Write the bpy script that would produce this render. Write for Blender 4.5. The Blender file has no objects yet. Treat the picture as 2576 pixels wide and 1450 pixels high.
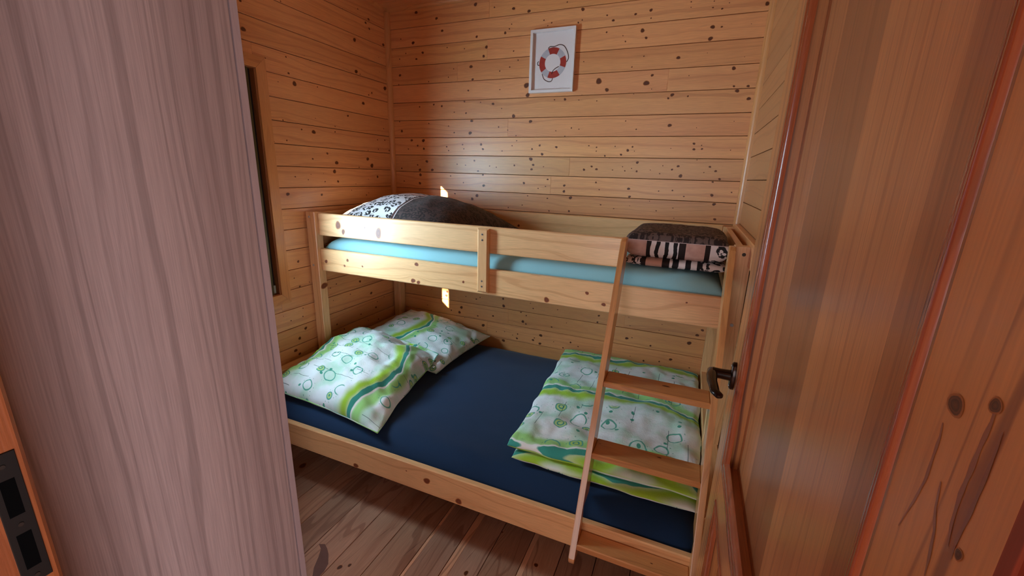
import bpy, math, random
from mathutils import Vector, Matrix, noise

S = bpy.context.scene
COL = S.collection

# ------------------------------------------------------------------ camera
CAM_R = ((0.919990, 0.390825, 0.029555), (0.127545, -0.227228, -0.965453), (-0.370608, 0.891977, -0.258895))
cam_data = bpy.data.cameras.new('camera')
cam_data.sensor_fit = 'HORIZONTAL'
cam_data.sensor_width = 36.0
cam_data.lens = 36.0 * 1060.16 / 2576.0
cam_data.clip_start = 0.02
cam = bpy.data.objects.new('camera', cam_data)
COL.objects.link(cam)
_r = CAM_R
cam.matrix_world = Matrix(((_r[0][0], -_r[1][0], -_r[2][0], 1.8968),
                           (_r[0][1], -_r[1][1], -_r[2][1], -2.4063),
                           (_r[0][2], -_r[1][2], -_r[2][2], 1.4780),
                           (0, 0, 0, 1)))
S.camera = cam

# ------------------------------------------------------------------ world, sun, daylight, exposure
S.view_settings.view_transform = 'Standard'
S.view_settings.look = 'None'
S.view_settings.gamma = 1.0
S.view_settings.use_curve_mapping = False
S.view_settings.exposure = 0.0

world = bpy.data.worlds.new('sky')
S.world = world
world.use_nodes = True
_bg = world.node_tree.nodes['Background']
_bg.inputs[0].default_value = (0.55, 0.72, 1.0, 1)
_bg.inputs[1].default_value = 1.2


def light(name, kind, loc, direction, energy, color, size=None, size_y=None, angle=None):
    d = bpy.data.lights.new(name, kind)
    d.energy = energy
    d.color = color
    if kind == 'AREA':
        d.shape = 'RECTANGLE'
        d.size = size
        d.size_y = size_y
    if angle is not None:
        d.angle = angle
    o = bpy.data.objects.new(name, d)
    o.location = loc
    o.rotation_euler = Vector(direction).to_track_quat('-Z', 'Y').to_euler()
    COL.objects.link(o)
    return o


# low warm sun raking through the bedroom window, almost parallel to the window wall
light('sun', 'SUN', (-2, -6, 3), (0.37, 1.0, -0.31), 50.0, (1.0, 0.84, 0.62), angle=math.radians(0.5))
# daylight arriving at the bedroom window and at the two windows of the room behind the camera
light('bedroom_daylight', 'AREA', (-0.24, -1.44, 1.37), (1, 0.90, -0.12), 57.0, (0.57, 0.84, 1.0), 0.42, 0.85)
light('hall_side_daylight', 'AREA', (3.28, -3.35, 0.70), (-1, 0.35, 0), 46.0, (0.94, 0.88, 0.98), 1.2, 1.1)
light('hall_rear_daylight', 'AREA', (1.25, -5.08, 1.12), (0, 1, 0), 23.0, (0.88, 0.92, 1.0), 1.2, 1.7)

# ------------------------------------------------------------------ measured knots
KB=[(0.22,2.403,0.0096),(0.362,2.358,0.0084),(0.621,2.403,0.0105),(0.74,2.376,0.0043),(0.856,2.358,0.0083),(0.947,2.336,0.009),(1.159,2.356,0.0039),(1.245,2.314,0.0091),(0.102,2.27,0.004),(0.4,2.29,0.0075),(0.192,2.242,0.0098),(0.63,2.239,0.0071),(0.809,2.243,0.0077),(0.834,2.261,0.0042),(0.847,2.283,0.0034),(1.035,2.284,0.004),(1.079,2.268,0.004),(1.058,2.256,0.0032),(1.245,2.265,0.0038),(1.225,2.255,0.0046),(1.373,2.274,0.0044),(1.406,2.248,0.0066),(0.136,2.188,0.004),(0.088,2.159,0.0041),(0.26,2.183,0.0078),(0.213,2.151,0.0069),(0.433,2.198,0.0038),(0.55,2.183,0.0037),(0.693,2.181,0.0089),(0.676,2.135,0.0081),(0.863,2.148,0.0043),(1.377,2.197,0.0045),(0.086,2.066,0.0083),(0.074,2.013,0.0042),(0.299,2.019,0.004),(0.44,2.037,0.0038),(0.477,2.08,0.0038),(0.594,2.085,0.0101),(0.605,2.016,0.0074),(0.78,2.051,0.0044),(0.842,2.068,0.0043),(0.892,2.1,0.0043),(0.576,1.957,0.0056),(0.783,1.953,0.0036),(0.948,1.968,0.0155),(0.957,1.917,0.0121),(1.356,1.969,0.0156),(1.402,1.925,0.0101),(1.268,2.068,0.0031),(1.177,1.887,0.0074),(1.117,1.887,0.0042),(1.27,1.906,0.004),(1.255,1.881,0.0032),(1.353,1.873,0.0032),(0.333,1.887,0.006),(0.391,1.876,0.0069),(0.228,1.877,0.0051),(0.55,1.897,0.0086),(0.741,1.878,0.0082),(0.479,1.839,0.0039),(0.561,1.832,0.0058),(0.659,1.889,0.0037),(0.874,1.808,0.0108),(0.797,1.851,0.0036),(0.07,1.792,0.0097),(0.085,1.734,0.0086),(0.294,1.777,0.0041),(0.438,1.76,0.004),(0.6,1.787,0.0115),(0.59,1.718,0.0107),(0.478,1.721,0.005),(0.98,1.777,0.0097),(0.78,1.75,0.0046),(0.839,1.732,0.0037),(0.893,1.701,0.0036),(1.223,1.739,0.0042),(1.266,1.732,0.0033),(1.134,1.725,0.0034),(1.188,1.696,0.0034),(0.16,1.677,0.0086),(0.25,1.675,0.0105),(0.205,1.644,0.0064),(0.252,1.625,0.0074),(0.132,1.623,0.0043),(0.423,1.638,0.0051),(0.437,1.615,0.0041),(0.537,1.651,0.005),(0.546,1.626,0.004),(0.665,1.652,0.0077),(0.678,1.625,0.0068),(0.87,1.645,0.0037),(0.806,1.615,0.0038),(0.898,1.673,0.0036),(1.042,1.647,0.0062),(0.996,1.627,0.0054),(1.059,1.599,0.008),(1.142,1.638,0.0069),(1.328,1.646,0.0041),(1.371,1.638,0.0041),(1.371,1.618,0.0033),(1.471,1.643,0.0032),(1.42,1.594,0.0049),(1.445,1.583,0.0033),(1.239,1.586,0.0034),(0.273,1.547,0.0096),(0.201,1.524,0.0054),(0.313,1.495,0.0096),(0.218,1.493,0.0098),(0.221,1.462,0.0098),(0.215,1.408,0.0088),(0.074,1.5,0.0056),(0.62,1.557,0.0059),(0.498,1.534,0.0041),(0.558,1.529,0.004),(0.646,1.496,0.0059),(0.725,1.527,0.0039),(0.77,1.521,0.0038),(0.888,1.534,0.0056),(0.991,1.571,0.0109),(1.007,1.539,0.0073),(0.998,1.514,0.0073),(1.071,1.53,0.0036),(1.31,1.519,0.0068),(1.352,1.537,0.0059),(1.38,1.523,0.0067),(1.468,1.521,0.0033),(0.09,1.418,0.0045),(0.45,1.461,0.0042),(0.686,1.41,0.0089),(0.68,1.474,0.0059),(0.543,1.423,0.0041),(0.953,1.434,0.0075),(1.044,1.407,0.0037),(1.1,1.46,0.0054),(1.089,1.42,0.0036),(1.202,1.429,0.0071),(1.202,1.396,0.008),(1.243,1.362,0.0097),(1.383,1.452,0.0051),(1.404,1.414,0.0034),(0.64,1.347,0.0101),(0.606,1.325,0.0092),(0.481,1.352,0.0052),(0.98,1.361,0.0038),(1.104,1.352,0.0046),(0.947,1.305,0.0038),(0.856,1.285,0.0039),(1.239,1.286,0.0063),(1.118,1.28,0.0046),(1.419,1.332,0.0043),(1.493,1.315,0.0034),(1.514,2.265,0.0061),(1.586,2.275,0.0075),(1.59,2.24,0.0034),(1.766,2.291,0.0032),(1.768,2.268,0.0025),(1.864,2.257,0.0038),(1.904,2.248,0.0045),(1.866,2.283,0.0028),(1.931,2.269,0.0024),(2.086,2.249,0.0092),(1.555,2.189,0.01),(1.576,2.155,0.0065),(1.874,2.176,0.0092),(1.913,2.173,0.0045),(1.871,2.127,0.01),(2.035,2.174,0.0017),(1.461,2.174,0.0028),(1.476,2.147,0.0039),(1.738,2.055,0.0086),(1.574,2.073,0.0035),(1.52,2.027,0.0036),(1.866,2.067,0.0018),(2.028,2.039,0.0017),(1.599,1.948,0.0138),(1.624,1.983,0.007),(1.628,1.919,0.0024),(1.797,1.972,0.0026),(1.99,1.993,0.0088),(2.002,1.915,0.005),(2.062,1.913,0.0063),(2.019,1.894,0.0086),(2.073,1.858,0.0085),(1.73,1.888,0.0089),(1.804,1.879,0.0045),(1.542,1.9,0.0065),(1.713,1.873,0.0054),(1.735,1.745,0.0092),(1.514,1.77,0.0034),(1.572,1.728,0.0038),(2.026,1.759,0.0021),(1.863,1.732,0.0022),(1.861,1.657,0.0063),(1.864,1.63,0.0064),(1.901,1.632,0.005),(1.897,1.649,0.0031),(1.562,1.641,0.0049),(1.539,1.623,0.0074),(1.506,1.601,0.006),(1.574,1.619,0.0024),(1.754,1.634,0.0023),(2.03,1.627,0.0026),(1.595,1.562,0.0074),(1.596,1.517,0.0054),(1.534,1.518,0.004),(1.52,1.539,0.003),(1.568,1.531,0.003),(1.8,1.547,0.0066),(1.772,1.53,0.0052),(1.817,1.499,0.0094),(1.725,1.548,0.0029),(1.714,1.508,0.0034),(1.949,1.547,0.0054),(1.978,1.527,0.0058),(1.925,1.519,0.0027),(1.885,1.579,0.0027),(1.665,1.525,0.0024),(1.972,1.474,0.0073),(2.001,1.489,0.0063),(1.563,1.425,0.0076),(1.572,1.383,0.0102),(1.719,1.419,0.0034),(1.787,1.425,0.0043),(1.977,1.409,0.0078),(2.064,1.427,0.0036),(1.846,1.397,0.0038),(1.993,1.365,0.0083),(1.679,1.365,0.0025),(1.8,1.335,0.0029),(1.718,1.316,0.0035),(2.007,1.29,0.007),(1.811,1.283,0.0024),(1.578,1.335,0.0021),(1.965,1.264,0.0085),(0.416,0.69,0.0088),(0.409,0.661,0.0088),(0.562,0.676,0.0037),(0.641,0.669,0.0054),(0.669,0.685,0.0036),(0.837,0.699,0.0074),(0.842,0.651,0.0104),(0.527,0.593,0.0105),(0.512,0.556,0.01),(0.447,0.561,0.0051),(0.554,0.524,0.0112),(0.653,0.552,0.0055),(0.767,0.57,0.0065),(0.695,0.492,0.0109),(0.965,0.627,0.0079),(1.002,0.61,0.0045),(0.98,0.566,0.0096),(1.002,0.553,0.0057),(1.047,0.665,0.0044),(1.027,0.696,0.0028),(1.207,0.681,0.0037),(1.175,0.562,0.0054),(1.269,0.605,0.0027),(1.106,0.493,0.0101),(0.794,0.464,0.003),(0.854,0.475,0.003),(0.912,0.46,0.0029),(0.947,0.474,0.0046),(0.943,0.443,0.007),(0.847,0.41,0.0107),(1.055,0.452,0.0074),(1.064,0.468,0.004),(1.103,0.436,0.009),(1.194,0.466,0.0028),(1.303,0.482,0.0059),(1.257,0.437,0.0049),(1.352,0.464,0.0043),(1.364,0.433,0.0075),(1.463,0.683,0.0065),(1.458,0.641,0.0081),(0.252,0.57,0.0026),(0.29,0.689,0.0026),(1.636,0.702,0.0024),(1.648,0.651,0.0029),(1.821,0.688,0.0023),(1.809,0.651,0.0028),(2.03,0.69,0.0075),(2.008,0.657,0.0089),(1.637,0.571,0.0089),(1.974,0.604,0.0113),(1.773,0.55,0.0057),(1.666,0.58,0.0034),(1.89,0.488,0.0085),(1.831,0.463,0.0048),(1.745,0.45,0.0059),(1.667,0.463,0.0025),(1.843,0.433,0.0086),(1.993,0.458,0.0037),(1.987,0.433,0.0056)]
KL=[(-0.767,2.231,0.0033),(-0.166,2.338,0.0077),(-0.164,2.289,0.0066),(-0.193,2.312,0.007),(-0.293,2.196,0.0112),(-0.043,2.235,0.0128),(-0.974,2.056,0.0111),(-0.768,1.996,0.0043),(-0.295,2.031,0.0114),(-0.264,2.023,0.0035),(-0.762,1.925,0.0056),(-0.733,1.884,0.012),(-0.635,1.91,0.0056),(-0.59,1.895,0.0034),(-0.826,1.875,0.0025),(-0.046,1.986,0.0131),(-0.251,1.867,0.0101),(-0.171,1.938,0.0061),(-0.199,1.922,0.0048),(-0.498,1.916,0.002),(-0.252,2.364,0.004),(-0.882,1.964,0.0036),(-0.972,2.166,0.0066),(-0.624,2.012,0.0056),(-0.657,2.028,0.0018),(-0.091,2.071,0.0025),(-0.091,2.154,0.0025),(-0.371,2.328,0.0037),(-0.384,1.78,0.0066),(-0.621,1.737,0.0024),(-0.821,1.704,0.0077),(-0.64,1.667,0.0116),(-0.716,1.672,0.0046),(-0.488,1.712,0.0037),(-0.491,1.682,0.0047),(-0.811,1.611,0.0044),(-0.888,1.601,0.0091),(-0.076,1.742,0.0039),(-0.14,1.669,0.0045),(-0.07,1.672,0.0053),(-0.137,1.612,0.0045),(-0.232,1.599,0.0031),(-0.03,1.611,0.0061),(-0.559,1.563,0.0067),(-0.662,1.53,0.0053),(-0.496,1.516,0.0118),(-0.24,1.548,0.0111),(-0.205,1.509,0.0139),(-0.319,1.496,0.0042),(-0.517,1.468,0.0117),(-0.158,1.442,0.0085),(-0.496,1.413,0.0071),(-0.783,1.437,0.0041),(-0.703,1.422,0.0034),(-0.591,1.412,0.0041),(-0.683,1.45,0.0024),(-0.597,1.456,0.002),(-0.243,1.426,0.0025),(-0.355,1.398,0.0029),(-0.838,1.351,0.0098),(-0.622,1.342,0.0071),(-0.394,1.362,0.0029),(-0.269,1.33,0.0044),(-0.248,1.342,0.0031),(-0.818,1.0,0.0074),(-0.824,0.864,0.0057),(-0.853,0.916,0.0037),(-0.76,0.874,0.003),(-0.818,0.739,0.0035),(-0.824,0.693,0.004),(-0.9,0.692,0.0039),(-0.942,0.73,0.0023),(-0.814,0.621,0.0093),(-0.859,0.577,0.0092),(-0.892,0.517,0.0101),(-0.869,0.489,0.0082),(-0.991,0.574,0.0047),(-0.981,0.648,0.0046),(-0.375,0.793,0.0089),(-0.57,0.82,0.0046),(-0.617,0.806,0.0039),(-0.279,0.692,0.0095),(-0.465,0.73,0.0037),(-0.603,0.726,0.0029),(-0.154,0.635,0.0037),(-0.241,0.582,0.0078),(-0.224,0.617,0.0043),(-0.521,0.651,0.0042),(-0.385,0.575,0.0053),(-0.223,0.492,0.0058),(-0.535,0.523,0.0049),(-0.59,0.571,0.0059),(-0.323,0.513,0.0034)]
KGU=[(0.21,1.199,0.0151),(0.242,1.167,0.0097),(0.47,1.178,0.018),(0.386,1.199,0.0041)]
KGL=[(0.106,0.996,0.0104),(0.257,1.018,0.0083),(0.234,0.986,0.0067),(0.355,0.996,0.0054),(0.693,1.044,0.0107),(0.67,0.959,0.0125),(0.701,0.954,0.0099),(0.953,0.988,0.0064),(1.364,0.96,0.0123),(1.538,1.014,0.0077),(1.61,0.975,0.0086),(1.921,1.029,0.0037)]
KFR=[(0.679,0.225,0.0134),(1.049,0.275,0.0158),(1.196,0.231,0.0152),(0.95,0.289,0.0036),(1.079,0.243,0.0094),(1.38,0.249,0.0116)]
KFL=[(0.823,-1.463,0.0098),(0.851,-1.441,0.0071),(0.218,-1.1,0.0193),(1.276,-1.284,0.0096),(1.324,-1.051,0.0081),(1.509,-1.14,0.0086)]
KDS=[(-2.144,1.373,0.0053),(-2.169,1.386,0.0034),(-2.179,1.314,0.0025)]
KBG=[(0.942,1.164,0.0079)]
KPO=[(-0.723,0.854,0.0158)]

# ------------------------------------------------------------------ colour and node helpers
def lin(h):
    c = [int(h[i:i + 2], 16) / 255.0 for i in (0, 2, 4)]
    return tuple(x / 12.92 if x <= 0.04045 else ((x + 0.055) / 1.055) ** 2.4 for x in c) + (1.0,)


class NT:
    """small wrapper for building node trees"""
    def __init__(self, name):
        self.m = bpy.data.materials.new(name)
        self.m.use_nodes = True
        self.t = self.m.node_tree
        self.t.nodes.clear()
        self.out = self.t.nodes.new('ShaderNodeOutputMaterial')
        self.b = self.t.nodes.new('ShaderNodeBsdfPrincipled')
        self.t.links.new(self.b.outputs[0], self.out.inputs[0])

    def n(self, kind, **kw):
        x = self.t.nodes.new(kind)
        for k, v in kw.items():
            setattr(x, k, v)
        return x

    def put(self, sock, v):
        if v is None:
            return
        if hasattr(v, 'is_linked') or isinstance(v, bpy.types.NodeSocket):
            self.t.links.new(v, sock)
        else:
            sock.default_value = v

    def math(self, op, a, b=None, c=None, clamp=False):
        x = self.n('ShaderNodeMath', operation=op, use_clamp=clamp)
        for i, v in enumerate((a, b, c)):
            if v is not None:
                self.put(x.inputs[i], v)
        return x.outputs[0]

    def mix(self, f, a, b, mode='MIX'):
        x = self.n('ShaderNodeMix', data_type='RGBA', blend_type=mode)
        self.put(x.inputs[0], f)
        self.put(x.inputs[6], a)
        self.put(x.inputs[7], b)
        return x.outputs[2]

    def comb(self, x, y, z=0.0):
        c = self.n('ShaderNodeCombineXYZ')
        for i, v in enumerate((x, y, z)):
            self.put(c.inputs[i], v)
        return c.outputs[0]

    def uv(self):
        u = self.n('ShaderNodeUVMap', uv_map='UVMap')
        s = self.n('ShaderNodeSeparateXYZ')
        self.t.links.new(u.outputs[0], s.inputs[0])
        return s.outputs[0], s.outputs[1]

    def noise(self, vec, scale=1.0, detail=2.0, rough=0.5, dist=0.0, dim='3D', w=None):
        x = self.n('ShaderNodeTexNoise', noise_dimensions=dim)
        if dim == '1D':
            self.put(x.inputs['W'], w)
        else:
            self.put(x.inputs['Vector'], vec)
        x.inputs['Scale'].default_value = scale
        x.inputs['Detail'].default_value = detail
        x.inputs['Roughness'].default_value = rough
        x.inputs['Distortion'].default_value = dist
        return x.outputs[0]

    def vor(self, vec, scale, rand=1.0, feature='F1'):
        x = self.n('ShaderNodeTexVoronoi', voronoi_dimensions='2D', feature=feature)
        self.put(x.inputs['Vector'], vec)
        x.inputs['Scale'].default_value = scale
        x.inputs['Randomness'].default_value = rand
        return x

    def ramp(self, f, stops, interp='LINEAR'):
        x = self.n('ShaderNodeValToRGB')
        x.color_ramp.interpolation = interp
        els = x.color_ramp.elements
        els[0].position = stops[0][0]
        els[0].color = stops[0][1]
        els[1].position = stops[-1][0]
        els[1].color = stops[-1][1]
        for p, c in stops[1:-1]:
            e = els.new(p)
            e.color = c
        self.put(x.inputs[0], f)
        return x.outputs[0]

    def step(self, f, lo, hi):
        x = self.n('ShaderNodeMapRange', interpolation_type='SMOOTHSTEP')
        self.put(x.inputs[0], f)
        self.put(x.inputs[1], lo)
        self.put(x.inputs[2], hi)
        return x.outputs[0]

    def band(self, f, lo, hi, soft):
        return self.math('MULTIPLY', self.step(f, lo - soft, lo + soft),
                         self.math('SUBTRACT', 1.0, self.step(f, hi - soft, hi + soft)))

    def bump(self, h, strength, dist):
        x = self.n('ShaderNodeBump')
        x.inputs['Strength'].default_value = strength
        x.inputs['Distance'].default_value = dist
        self.t.links.new(h, x.inputs['Height'])
        self.t.links.new(x.outputs[0], self.b.inputs['Normal'])

    def tone(self):
        a = self.n('ShaderNodeAttribute', attribute_name='tone')
        return a.outputs['Color']

    def base(self, c, rough=0.5, coat=0.0, coat_rough=0.2, spec=0.5):
        self.put(self.b.inputs['Base Color'], c)
        self.put(self.b.inputs['Roughness'], rough)
        self.b.inputs['Coat Weight'].default_value = coat
        self.b.inputs['Coat Roughness'].default_value = coat_rough
        self.b.inputs['Specular IOR Level'].default_value = spec


def wood(name, light_c, dark_c, stain_c, rings=48.0, warp=2.6, ring_mix=0.5, stain_mix=0.35, rough=0.42,
         coat=0.15, coat_rough=0.25, fibre=0.25, line=(0.52, 0.66), stretch=1.0):
    m = NT(name)
    u, v = m.uv()
    us = m.math('MULTIPLY', u, stretch)
    low = m.noise(m.comb(m.math('MULTIPLY', us, 1.1), m.math('MULTIPLY', v, 6.0)), 1.0, 2.0)
    q = m.math('MULTIPLY_ADD', v, rings, m.math('MULTIPLY', low, warp * 6.0))
    ring = m.noise(None, 1.0, 2.5, 0.55, dim='1D', w=q)
    rmask = m.step(ring, line[0], line[1])
    broad = m.noise(m.comb(m.math('MULTIPLY', us, 0.8), m.math('MULTIPLY', v, 11.0), 4.0), 1.0, 3.0)
    fib = m.noise(m.comb(m.math('MULTIPLY', us, 14.0), m.math('MULTIPLY', v, 420.0), 9.0), 1.0, 2.0)
    c = m.mix(m.math('MULTIPLY', rmask, ring_mix), light_c, dark_c)
    c = m.mix(m.math('MULTIPLY', m.step(broad, 0.40, 0.72), stain_mix), c, stain_c)
    fm = m.math('MULTIPLY_ADD', fib, fibre * 2.0, 1.0 - fibre)
    x = m.n('ShaderNodeCombineColor')
    for i in range(3):
        m.put(x.inputs[i], fm)
    c = m.mix(1.0, c, x.outputs[0], 'MULTIPLY')
    c = m.mix(1.0, c, m.tone(), 'MULTIPLY')
    m.base(c, m.math('MULTIPLY_ADD', fib, 0.12, rough - 0.06), coat, coat_rough)
    m.bump(m.math('ADD', m.math('MULTIPLY', rmask, 0.4), fib), 0.25, 0.0006)
    return m.m


def knot_mat(name, core, rim, edge):
    m = NT(name)
    u, v = m.uv()
    n = m.noise(m.comb(m.math('MULTIPLY', u, 2.0), m.math('MULTIPLY', v, 3.0)), 1.0, 3.0)
    r = m.math('ADD', u, m.math('MULTIPLY', m.math('SUBTRACT', n, 0.5), 0.25))
    c = m.ramp(r, [(0.0, core), (0.45, rim), (0.62, core), (0.74, rim), (0.9, edge), (1.0, edge)])
    m.base(c, 0.45, 0.1)
    return m.m


def plain(name, c, rough=0.5, metal=0.0, coat=0.0, spec=0.5, var=0.0, var_scale=30.0):
    m = NT(name)
    if var > 0:
        tc = m.n('ShaderNodeTexCoord')
        n = m.noise(tc.outputs['Object'], var_scale, 3.0)
        d = tuple(x * (1 - var) for x in c[:3]) + (1,)
        c = m.mix(n, d, c)
    m.base(c, rough, coat, spec=spec)
    m.b.inputs['Metallic'].default_value = metal
    return m.m


# ------------------------------------------------------------------ mesh builder
class MB:
    def __init__(self):
        self.v, self.f, self.uv, self.mi, self.tn, self.sm = [], [], [], [], [], []

    def face(self, pts, uvs=None, mi=0, tone=(1, 1, 1), smooth=False):
        i = len(self.v)
        self.v.extend(tuple(p) for p in pts)
        self.f.append(tuple(range(i, i + len(pts))))
        self.uv.extend(uvs if uvs else [(0, 0)] * len(pts))
        self.mi.append(mi)
        self.tn.append(tone)
        self.sm.append(smooth)

    def grid(self, P, UVf, mi=0, tone=(1, 1, 1), smooth=True, wrap_u=False, wrap_v=False):
        """P: rows of points"""
        base = len(self.v)
        nr, nc = len(P), len(P[0])
        for row in P:
            self.v.extend(tuple(p) for p in row)
        for i in range(nr if wrap_u else nr - 1):
            for j in range(nc if wrap_v else nc - 1):
                ids = [(i, j), (i, j + 1), (i + 1, j + 1), (i + 1, j)]
                self.f.append(tuple(base + (a % nr) * nc + (b % nc) for a, b in ids))
                self.uv.extend(UVf(a, b) for a, b in ids)
                self.mi.append(mi(i, j) if callable(mi) else mi)
                self.tn.append(tone)
                self.sm.append(smooth)

    def build(self, name, mats, parent=None, weld=None):
        me = bpy.data.meshes.new(name)
        me.from_pydata(self.v, [], self.f)
        uvl = me.uv_layers.new(name='UVMap')
        uvl.data.foreach_set('uv', [c for p in self.uv for c in p])
        at = me.attributes.new('tone', 'FLOAT_COLOR', 'CORNER')
        flat = []
        for f, t in zip(self.f, self.tn):
            flat.extend((t[0], t[1], t[2], 1.0) * len(f))
        at.data.foreach_set('color', flat)
        for m in (mats if isinstance(mats, (list, tuple)) else [mats]):
            me.materials.append(m)
        me.polygons.foreach_set('material_index', self.mi)
        me.polygons.foreach_set('use_smooth', self.sm)
        me.validate()
        me.update()
        o = bpy.data.objects.new(name, me)
        COL.objects.link(o)
        if parent is not None:
            o.parent = parent
            # vertices are in world space; shift them into the parent's space
            off = Vector(parent.location)
            p = parent.parent
            while p is not None:
                off += Vector(p.location)
                p = p.parent
            me.transform(Matrix.Translation(-off))
        return o


def rnd_tone(rng, a=0.10, hue=0.04):
    k = 1.0 + rng.uniform(-a, a)
    h = rng.uniform(-hue, hue)
    return (k * (1 + h * 0.4), k, k * (1 - h))


KNOT_STRETCH = 5.0


def distort(u, v, knots):
    dv = 0.0
    for (ku, kv, r) in knots:
        a = (u - ku) / (r * KNOT_STRETCH)
        b = (v - kv) / (r * 2.6)
        e = a * a + b * b
        if e < 6.0:
            dv -= (v - kv) * 0.75 * math.exp(-e)
    return v + dv


def knot_disc(mb, p, U, V, N, r, mi, seed, squash=0.85, lift=0.0004):
    n = 16
    rr = r * 1.08
    ang = seed * 1.7
    c = p + N * lift
    k = (seed * 0.37) % 1.0
    ring = []
    for i in range(n):
        t = 2 * math.pi * i / n
        w = 1.0 + 0.10 * math.sin(2 * t + ang) + 0.06 * math.sin(3 * t + ang * 2)
        ring.append(c + U * (math.cos(t) * rr * w) + V * (math.sin(t) * rr * squash * w))
    for i in range(n):
        a, b = ring[i], ring[(i + 1) % n]
        mb.face([c, a, b], [(0.0, k), (1.0, k + i / n), (1.0, k + (i + 1) / n)], mi)


def board(mb, o, U, V, lu, lv, t, seed, tone=(1, 1, 1), knots=(), cham=0.003, step=0.02, mi=0, kmi=1, fine=None,
          squash=0.85, side_tone=None):
    """a plank: o = corner on the BACK plane, U along the grain, V across, N = UxV thickness direction"""
    o, U, V = Vector(o), Vector(U).normalized(), Vector(V).normalized()
    N = U.cross(V)
    su, sv = seed * 7.31, seed * 1.93
    knots = [(k[0], k[1], k[2]) for k in knots]
    if knots or fine:
        nu = max(2, int(lu / (fine or step)))
        nv = max(3, int(lv / 0.008))
    else:
        nu, nv = 1, 1
    us = [cham + (lu - 2 * cham) * i / nu for i in range(nu + 1)]
    vs = [cham + (lv - 2 * cham) * j / nv for j in range(nv + 1)]
    P = [[o + U * a + V * b + N * t for b in vs] for a in us]

    def uvf(i, j):
        return (us[i] + su, distort(us[i], vs[j], knots) + sv)
    # winding: U x V = N
    base = len(mb.v)
    for row in P:
        mb.v.extend(tuple(p) for p in row)
    nc = nv + 1
    for i in range(nu):
        for j in range(nv):
            ids = [(i, j), (i + 1, j), (i + 1, j + 1), (i, j + 1)]
            mb.f.append(tuple(base + a * nc + b for a, b in ids))
            mb.uv.extend(uvf(a, b) for a, b in ids)
            mb.mi.append(mi)
            mb.tn.append(tone)
            mb.sm.append(False)
    tone = side_tone or tone

    def pt(a, b, c):
        return o + U * a + V * b + N * c
    c = cham
    A, B = lu, lv

    def q(p, flip_end=False):
        uv = []
        for (a, b, d) in p:
            if flip_end:
                uv.append((su + d * 0.3 + b * 0.2, sv + b + d))
            else:
                uv.append((su + a, sv + b + d + 0.31))
        mb.face([pt(*x) for x in p], uv, mi, tone)
    # chamfers
    q([(0, 0, t - c), (A, 0, t - c), (A - c, c, t), (c, c, t)])
    q([(A, B, t - c), (0, B, t - c), (c, B - c, t), (A - c, B - c, t)])
    q([(0, B, t - c), (0, 0, t - c), (c, c, t), (c, B - c, t)])
    q([(A, 0, t - c), (A, B, t - c), (A - c, B - c, t), (A - c, c, t)])
    # sides
    q([(0, 0, 0), (A, 0, 0), (A, 0, t - c), (0, 0, t - c)])
    q([(A, B, 0), (0, B, 0), (0, B, t - c), (A, B, t - c)])
    q([(0, B, 0), (0, 0, 0), (0, 0, t - c), (0, B, t - c)], True)
    q([(A, 0, 0), (A, B, 0), (A, B, t - c), (A, 0, t - c)], True)
    # back
    q([(0, B, 0), (A, B, 0), (A, 0, 0), (0, 0, 0)])
    for i, (ku, kv, r) in enumerate(knots):
        if kv - r < -0.002 or kv + r > lv + 0.002:
            r = max(0.002, min(r, kv, lv - kv))
        knot_disc(mb, pt(ku, kv, t), U, V, N, r, kmi, seed + i * 3.1, squash)


def box(mb, lo, hi, grain, seed, tone=(1, 1, 1), cham=0.003, mi=0, knots=None, face=None, kmi=1, squash=0.85, side_tone=None):
    """axis-aligned wooden block; grain 'x','y','z'; visible face given as e.g. '-y' carries the knots"""
    lo, hi = Vector(lo), Vector(hi)
    d = hi - lo
    ax = {'x': Vector((1, 0, 0)), 'y': Vector((0, 1, 0)), 'z': Vector((0, 0, 1))}
    U = ax[grain]
    if face is None:
        face = '-y' if grain != 'y' else '+z'
    N = ax[face[1]] * (1 if face[0] == '+' else -1)
    V = N.cross(U)
    # corner on back plane with min U and min V
    o = Vector((0, 0, 0))
    for k, a in enumerate('xyz'):
        e = ax[a]
        if abs(e.dot(N)) > 0.5:
            o[k] = lo[k] if N[k] > 0 else hi[k]
        elif abs(e.dot(U)) > 0.5:
            o[k] = lo[k]
        else:
            o[k] = lo[k] if V[k] > 0 else hi[k]
    lu = abs(d.dot(U))
    lv = abs(d.dot(V))
    t = abs(d.dot(N))
    kn = []
    for (p, r) in (knots or []):
        w = Vector(p) - o
        kn.append((w.dot(U), w.dot(V), r))
    board(mb, o, U, V, lu, lv, t, seed, tone, kn, cham, 0.02, mi, kmi, None, squash, side_tone)


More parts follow.
